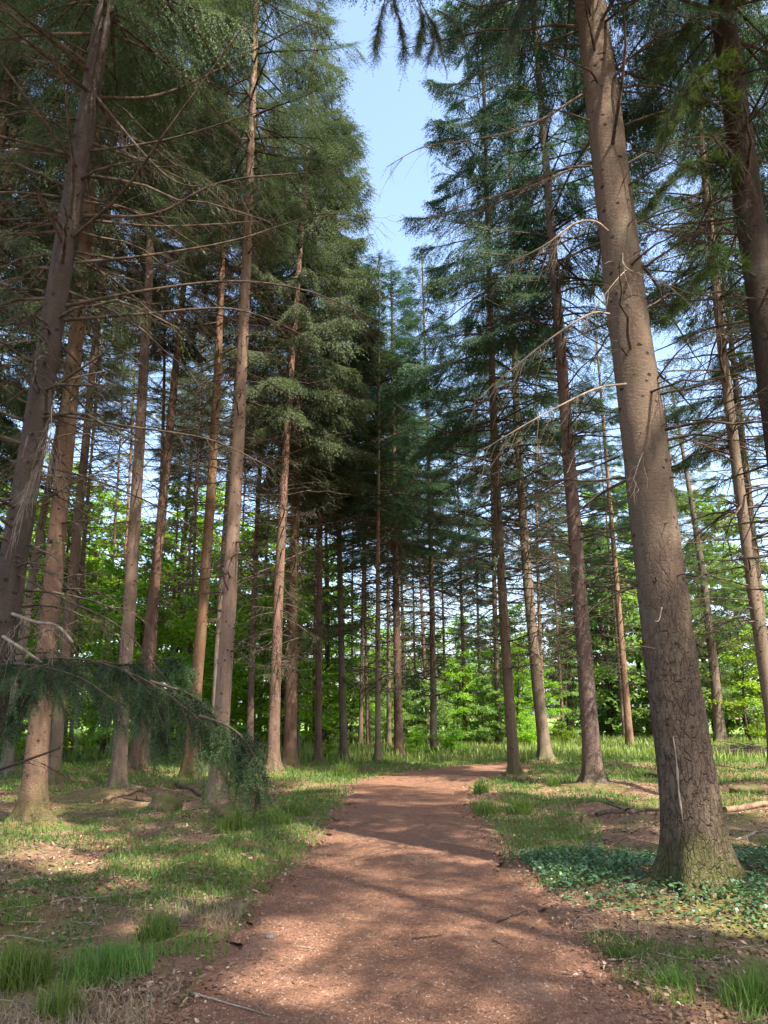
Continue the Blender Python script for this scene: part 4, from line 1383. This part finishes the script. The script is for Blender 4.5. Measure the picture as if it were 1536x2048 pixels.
# dark ivy and bramble carpet round the big trunk
rng = np.random.default_rng(52)
im = MB()
n = 44000
x = 0.8 + 6.2 * rng.random(n)
y = 5.6 + 6.0 * rng.random(n)
cx, cy = 2.75, 8.9
e1 = ((x - 2.2) / 1.35) ** 2 + ((y - 8.9) / 1.15) ** 2
e2 = ((x - 4.6) / 1.9) ** 2 + ((y - 8.6) / 0.95) ** 2
e3 = ((x - 3.0) / 1.9) ** 2 + ((y - 7.4) / 1.0) ** 2 + 0.55
e = np.minimum(np.minimum(e1, e2), e3) + (fbm(x * 1.6, y * 1.6, 3) - 0.5) * 1.5
dens = np.clip(1.25 - e, 0, 1)
keep = (rng.random(n) < dens) & (off_path(x, y) > 0.12) & (np.hypot(x - b2[0], y - b2[1]) > 0.36)
x, y, e = x[keep], y[keep], e[keep]
hh = np.clip(1.1 - e, 0.1, 1) * 0.14 * rng.random(len(x)) + 0.015
p = np.stack([x, y, ground_z(x, y) + hh], -1)
leaflets(im, p, 0.013 + 0.020 * rng.random(len(x)), rng, np.clip(rng.normal(0.4, 0.25, len(x)), 0, 1))
tag(im.build('ground_cover', M_IVY, None, False), 'dark green ivy and bramble carpet round the foot of the big trunk', 'ground cover', kind='stuff')

# light seedlings and moss sprigs on the left floor
sm = MB()
n = 34000
v = rng.random(n)
y = 5.2 * (16 / 5.2) ** v
x = -0.75 - rng.random(n) * (0.55 * y + 0.6)
m1 = fbm(x * 0.9 + 11, y * 0.9 + 4, 3) + 0.25 * np.exp(-((y - 11.2) / 1.0) ** 2)
keep = (m1 > 0.54) & (off_path(x, y) > 0.25) & (rng.random(n) < 0.65)
x, y = x[keep], y[keep]
p = np.stack([x, y, ground_z(x, y) + 0.012 + 0.07 * rng.random(len(x)) ** 2], -1)
leaflets(sm, p, 0.009 + 0.012 * rng.random(len(x)), rng, np.clip(rng.normal(0.45, 0.3, len(x)), 0, 1), 0.8)
tag(sm.build('seedlings', M_SEEDLING, None, False), 'carpet of tiny green seedlings and moss sprigs on the left floor', 'ground cover', kind='stuff')

# straw-coloured dead grass among the green
rng = np.random.default_rng(57)
dm = MB()
n = 9000
v = rng.random(n)
y = 3.0 * (20 / 3.0) ** v
x = (rng.random(n) * 2 - 1) * (0.55 * y + 0.8)
c1 = ground_at(440, 1832)
patch = np.exp(-(((x - c1[0]) / 0.55) ** 2 + ((y - c1[1]) / 0.35) ** 2))
c2 = ground_at(150, 2040)
patch = patch + np.exp(-(((x - c2[0]) / 0.6) ** 2 + ((y - c2[1]) / 0.35) ** 2))
k = 1800
x = np.concatenate([x, c1[0] + rng.normal(0, 0.38, k), c2[0] + rng.normal(0, 0.4, k)])
y = np.concatenate([y, c1[1] + rng.normal(0, 0.22, k), c2[1] + rng.normal(0, 0.25, k)])
patch = np.concatenate([patch, np.ones(2 * k)])
keep = (off_path(x, y) > 0.02) & ((fbm(x * 0.7 + 90, y * 0.7, 3) > 0.55) | (rng.random(len(x)) < patch))
x, y = x[keep], y[keep]
blades(dm, x, y, 0.05 + 0.10 * rng.random(len(x)), 0.0022 + 0.0007 * y, rng, 1.5, np.clip(rng.normal(0.5, 0.25, len(x)), 0, 1))
tag(dm.build('dry_grass', M_STRAW, None, False), 'straw-coloured dead grass flattened among the green on the verges', 'grass', kind='stuff')

# dry leaves and bark chips
rng = np.random.default_rng(53)
lm = MB()
n = 70000
v = rng.random(n)
y = 2.7 * (26 / 2.7) ** v
x = (rng.random(n) * 2 - 1) * (0.55 * y + 0.8)
od = off_path(x, y)
m1 = fbm(x * 0.8 + 3, y * 0.8 + 30, 3)
keep = (od > -0.45 * rng.random(n) ** 2) & (m1 + 0.3 * rng.random(n) > 0.52)
x, y = x[keep], y[keep]
p = np.stack([x, y, ground_z(x, y) + np.where(off_path(x, y) < 0.1, 0.018, 0.008) + 0.01 * rng.random(len(x))], -1)
tt = np.clip(rng.beta(1.6, 2.4, len(x)) + 0.35 * (rng.random(len(x)) < 0.10), 0, 1)
leaflets(lm, p, 0.008 + 0.020 * rng.random(len(x)) ** 2 + 0.0006 * y, rng, tt, 0.5, 0.7)
tag(lm.build('leaf_litter', M_LITTER, None, False), 'dry brown and bleached leaves scattered over the verges', 'litter', kind='stuff')

# dead twigs littering the floor under the spruces
rng = np.random.default_rng(58)
tm = MB()
n = 2600
v = rng.random(n)
y = 4.0 * (26 / 4.0) ** v
x = (rng.random(n) * 2 - 1) * (0.56 * y + 0.8)
keep = (off_path(x, y) > 0.15) & (fbm(x * 0.6 + 61, y * 0.6, 3) > 0.43)
x, y = x[keep], y[keep]
a = rng.random(len(x)) * 2 * PI
l = 0.06 + 0.45 * rng.random(len(x)) ** 2
K = 4
Q = np.zeros((len(x), K, 3))
bend = rng.normal(0, 0.25, len(x))
for k in range(K):
    t = k / (K - 1) - 0.5
    Q[:, k, 0] = x + np.cos(a) * l * t - np.sin(a) * bend * l * t * t
    Q[:, k, 1] = y + np.sin(a) * l * t + np.cos(a) * bend * l * t * t
    Q[:, k, 2] = ground_z(Q[:, k, 0], Q[:, k, 1]) + 0.012 + 0.02 * rng.random(len(x))
tubes(tm, Q, (0.0022 + 0.006 * rng.random(len(x)) * l / 0.5 + 0.00012 * y)[:, None] * np.linspace(1, 0.6, K)[None, :], 5)
tag(tm.build('twig_litter', M_STICKS), 'fallen dead twigs littering the floor under the spruces', 'litter', kind='stuff')

# needles, chips and twig bits lying on the path and verges
nm = MB()
n = 30000
v = rng.random(n)
y = 2.6 * (22 / 2.6) ** v
x = path_l(y) - 0.6 + (path_r(y) - path_l(y) + 1.2) * rng.random(n)
a = rng.random(n) * PI
l = 0.006 + 0.018 * rng.random(n) ** 3 + 0.0005 * y
od = off_path(x, y)
z = ground_z(x, y) + np.where(od < 0, 0.022, 0.008) + 0.004 * rng.random(n)
d = np.stack([np.cos(a), np.sin(a), rng.normal(0, 0.12, n)], -1) * l[:, None]
c = np.stack([x, y, z], -1)
s = np.stack([-np.sin(a), np.cos(a), 0 * a], -1) * (0.0011 + 0.0003 * y)[:, None]
V = np.stack([c - d - s, c - d + s, c + d + s, c + d - s], 1).reshape(-1, 3)
nm.add(V, np.arange(n * 4).reshape(-1, 4), np.repeat(np.clip(rng.beta(1.3, 3.0, n) + 0.3 * (rng.random(n) < 0.03), 0, 1), 4))
tag(nm.build('needle_litter', M_LITTER, None, False), 'fallen needles and bark chips strewn over the reddish path', 'litter', kind='stuff')


# ------------------------------------------------------------------ grass tufts one can point to
def tuft(label, px, py, h, r, n, seed, bright):
    rng = np.random.default_rng(seed)
    g = ground_at(px, py)
    gz = float(ground_z(g[0], g[1]))
    mb = MB()
    n = int(n * 0.55)
    rr = r * rng.random(n) ** 0.7 * 0.8
    a = rng.random(n) * 6.28
    x, y = np.cos(a) * rr, np.sin(a) * rr
    hh = h * (0.35 + 0.9 * rng.random(n)) * (1 - 0.35 * rr / r)
    z = ground_z(x + g[0], y + g[1]) - gz - 0.015
    blades(mb, x, y, hh, np.full(n, 0.0036 + 0.0007 * g[1]), rng, 0.75, np.clip(rng.normal(bright, 0.25, n), 0, 1), z, 5)
    o = mb.build('grass_tuft', M_GRASS, None, False, (g[0], g[1], gz))
    tag(o, label, 'grass tuft', 'tall grass tufts along the verges')


for k, a in enumerate([
    ('broad grass tuft cut by the left edge', 20, 1965, .34, .30, 1500, .55),
    ('wide low grass tuft above the lowest left one', 215, 1950, .24, .36, 1500, .50),
    ('lowest grass tuft at the left, with tall pale green blades', 120, 2030, .26, .16, 700, .65),
    ('grass tuft beside the pale dead grass patch on the left verge', 315, 1870, .24, .20, 800, .5),
    ('bright sunlit row of tall grass on the left verge', 540, 1650, .30, .40, 1300, .85),
    ('bright tall grass clump left of the sunlit row', 470, 1668, .28, .34, 1000, .8),
    ('tall grass clump behind the sunlit row, near the path', 590, 1632, .26, .3, 800, .75),
    ('single shaded grass tuft on the verge before the leaning dark spruce', 686, 1552, .48, .38, 700, .5),
    ('upright grass tuft at the right edge of the path by the bend', 962, 1588, .42, .20, 450, .55),
    ('pale sprawling grass tuft on the right verge', 972, 1625, .30, .30, 500, .9),
    ('dark grass tuft right of the pale sprawling one', 1040, 1625, .32, .26, 600, .45),
    ('small grass tuft before the roots of the red-brown spruce', 1107, 1570, .32, .2, 350, .5),
    ('small grass tuft on the right near the path chips', 1240, 1915, .14, .12, 260, .5),
    ('grass tuft left of the lowest right one', 1345, 1975, .16, .14, 320, .55),
    ('big grass tuft cut by the right edge', 1515, 2015, .30, .26, 1100, .5),
    ('sparse grass sprouts by the pale dead grass patch', 395, 1830, .18, .10, 60, .7),
]):
    tuft(*a[:6], 600 + k, a[6])


# ------------------------------------------------------------------ lone things on the ground
def stick(name, label, cat, p0, p1, r0, r1, seed, mat, sub=0, arch=0.0, lift=0.0, group=None, wob=0.02):
    rng = np.random.default_rng(seed)
    a, b = ground_at(*p0), ground_at(*p1)
    K = 12
    t = np.linspace(0, 1, K)
    C = a + (b - a) * t[:, None]
    L = np.linalg.norm(b - a)
    C[1:-1, :2] += np.cumsum(rng.normal(0, wob * L / 3, (K - 2, 2)), 0) * np.sin(PI * t[1:-1])[:, None]
    C[:, 2] = ground_z(C[:, 0], C[:, 1]) + np.where(off_path(C[:, 0], C[:, 1]) < 0, 0.016, 0.0) + r0 * 0.8 + arch * L * np.sin(PI * t) + lift * t
    o0 = C[0].copy()
    C = C - o0
    mb = MB()
    tubes(mb, C[None], (r0 + (r1 - r0) * t)[None], 8)
    if r0 > 0.02:
        for k, e in ((0, 0), (K - 1, 1)):
            c = mb.v[0][k * 8:(k + 1) * 8]
            mb.add(c, np.arange(8)[None, :])
    if sub:
        i = rng.integers(2, K - 1, sub)
        d = unit(rng.normal(0, 1, (sub, 3)) * np.array([1, 1, 0.3]) + np.array([0, 0, 0.25]))
        l = L * (0.08 + 0.22 * rng.random(sub))
        Q = np.stack([C[i], C[i] + d * (l * 0.5)[:, None], C[i] + d * l[:, None] + rng.normal(0, 0.02, (sub, 3))], 1)
        tubes(mb, Q, np.full((sub, 1), r1) * np.array([[1.0, 0.7, 0.35]]), 4)
    o = mb.build(name, mat, None, True, o0)
    tag(o, label, cat, group)
    return o


stick('fallen_log', 'barkless brown log lying right of the big plated trunk', 'log', (1450, 1622), (1560, 1614), .058, .05, 71, M_LOG, 0)
stick('fallen_branch', 'dark forked branch lying on the root mound at the left', 'branch', (350, 1575), (415, 1592), .045, .03, 72, M_LIMB, 0)
stick('fallen_branch', 'pale split log in the needles left of the root mound', 'log', (210, 1608), (285, 1588), .05, .035, 73, M_LOG, 0)
stick('fallen_branch', 'long thin branch lying between the mossy foot and the knotty spruce', 'branch', (245, 1602), (400, 1600), .028, .012, 74, M_LIMB, 6)
stick('fallen_branch', 'brown branch right of the knotty spruce, in the litter', 'branch', (495, 1592), (548, 1586), .045, .035, 75, M_LOG, 1)
stick('fallen_branch', 'short dark branch below the root mound', 'branch', (358, 1622), (420, 1616), .025, .012, 76, M_LIMB, 2)
stick('fallen_branch', 'weathered branch lying behind the ivy, left of the big trunk', 'branch', (1195, 1642), (1320, 1620), .04, .02, 77, M_LIMB, 5)
stick('fallen_branch', 'thin bleached branch with twigs right of the big trunk', 'branch', (1468, 1690), (1535, 1660), .018, .006, 78, M_PALE, 6)
stick('twig', 'long pale twig lying at the lower left of the path', 'twig', (383, 1992), (545, 2038), .007, .003, 79, M_PALE, 3)
stick('twig', 'dark twig on the path pointing at the ivy', 'twig', (995, 1850), (1055, 1828), .008, .004, 80, M_LIMB, 2)
stick('twig', 'thin dark twig in the middle of the path', 'twig', (825, 1882), (888, 1874), .006, .003, 81, M_LIMB, 0)
stick('twig', 'small curved twig in the lower right part of the path', 'twig', (985, 1885), (1015, 1902), .005, .002, 82, M_LIMB, 0, wob=0.1)
stick('twig', 'pale bent twig on the path left of the small stone', 'twig', (600, 1900), (632, 1905), .004, .002, 83, M_PALE, 1)


def blob(name, label, cat, px, py, rx, ry, rz, seed, mat, amp=0.25, sink=0.3):
    rng = np.random.default_rng(seed)
    g = ground_at(px, py)
    n, m = 26, 14
    th = np.linspace(0, PI, m)
    ph = np.arange(n) * 2 * PI / n
    T, Pp = np.meshgrid(th, ph, indexing='ij')
    d = np.stack([np.sin(T) * np.cos(Pp), np.sin(T) * np.sin(Pp), np.cos(T)], -1)
    k = rng.normal(0, 1, (6, 3)) * 2.2
    f = 1 + amp * sum(np.sin(d @ kk + j) for j, kk in enumerate(k)) / 3
    V = d * f[..., None] * np.array([rx, ry, rz])
    idx = np.arange(n * m).reshape(m, n)
    q = np.stack([idx[:-1], idx[1:], np.roll(idx, -1, 1)[1:], np.roll(idx, -1, 1)[:-1]], -1).reshape(-1, 4)
    mb = MB()
    mb.add(V.reshape(-1, 3), q)
    o = mb.build(name, mat, None, True, (g[0], g[1], float(ground_z(g[0], g[1])) + rz * (1 - sink)))
    return tag(o, label, cat)


def rock_mat(name, a, b, moss):
    t = NT(name)
    v = t.coords()
    n = t.noise(v, 14, 5, 0.65)
    c = t.mix(t.step(n, 0.35, 0.65), a, b)
    if moss:
        c = t.mix(t.math('MULTIPLY', t.step(t.noise(v, 6, 4), 0.38, 0.58), moss), c, (0.060, 0.070, 0.016))
    return t.done(t.bsdf(c, 0.95, 0.1, n, 0.8, 0.02))


M_STUMP = rock_mat('mossy_stump', (0.075, 0.052, 0.032), (0.13, 0.10, 0.055), 0.7)
M_STONE = rock_mat('stone', (0.11, 0.095, 0.088), (0.17, 0.15, 0.14), 0)
M_CONE = rock_mat('cone', (0.16, 0.075, 0.04), (0.27, 0.14, 0.08), 0)
blob('tree_stump', 'mossy rounded stump behind the sunlit grass on the left', 'stump', 327, 1628, .24, .22, .17, 91, M_STUMP, .4)
blob('tree_stump', 'low dark mossy stump hump nearer the path on the left', 'stump', 450, 1636, .30, .24, .12, 92, M_STUMP)
blob('moss_mound', 'yellowish moss hump right of the red-brown spruce', 'moss mound', 1318, 1556, .40, .3, .10, 93, M_STUMP)
blob('moss_mound', 'dark mossy hump far right behind the log', 'moss mound', 1490, 1580, .35, .25, .12, 94, M_STUMP)
blob('stone', 'small grey stone at the left side of the path', 'stone', 540, 1880, .035, .028, .022, 95, M_STONE)
blob('spruce_cone', 'reddish cone on the grass at the lower right', 'cone', 1370, 2002, .045, .016, .016, 96, M_CONE, .1, .1)
blob('spruce_cone', 'dark cone standing near the middle of the path', 'cone', 622, 1812, .022, .03, .02, 97, M_CONE, .1, .1)
blob('spruce_cone', 'cone lying left of the path by the pale grass', 'cone', 515, 1815, .04, .016, .015, 98, M_CONE, .1, .1)

# heap of cut branches in the clearing on the right
rng = np.random.default_rng(99)
g = ground_at(1495, 1512)
mb = MB()
n = 420
a = rng.normal(0, 0.5, n)
L = 0.5 + 1.5 * rng.random(n)
c = np.stack([rng.normal(0, 1.25, n), rng.normal(0, 0.5, n), 0 * a], -1)
c[:, 2] = np.abs(rng.normal(0, 0.22, n)) * np.exp(-(c[:, 0] / 1.8) ** 2) + 0.03
d = np.stack([np.cos(a), np.sin(a), rng.normal(0, 0.16, n)], -1)
K = 5
Q = np.stack([c + d * (L * (k / (K - 1) - 0.5))[:, None] + np.array([0, 0, -0.08]) * (L * (k / (K - 1) - 0.5) ** 2)[:, None] for k in range(K)], 1)
Q[:, :, 2] = np.maximum(Q[:, :, 2], 0.01)
tubes(mb, Q, (0.006 + 0.012 * rng.random(n))[:, None] * np.linspace(1, 0.4, K)[None, :], 4)
tag(mb.build('brush_pile', M_TWIG, None, True, (g[0], g[1], float(ground_z(g[0], g[1])))), 'low heap of cut grey branches in the clearing right of the big trunk', 'brush pile')
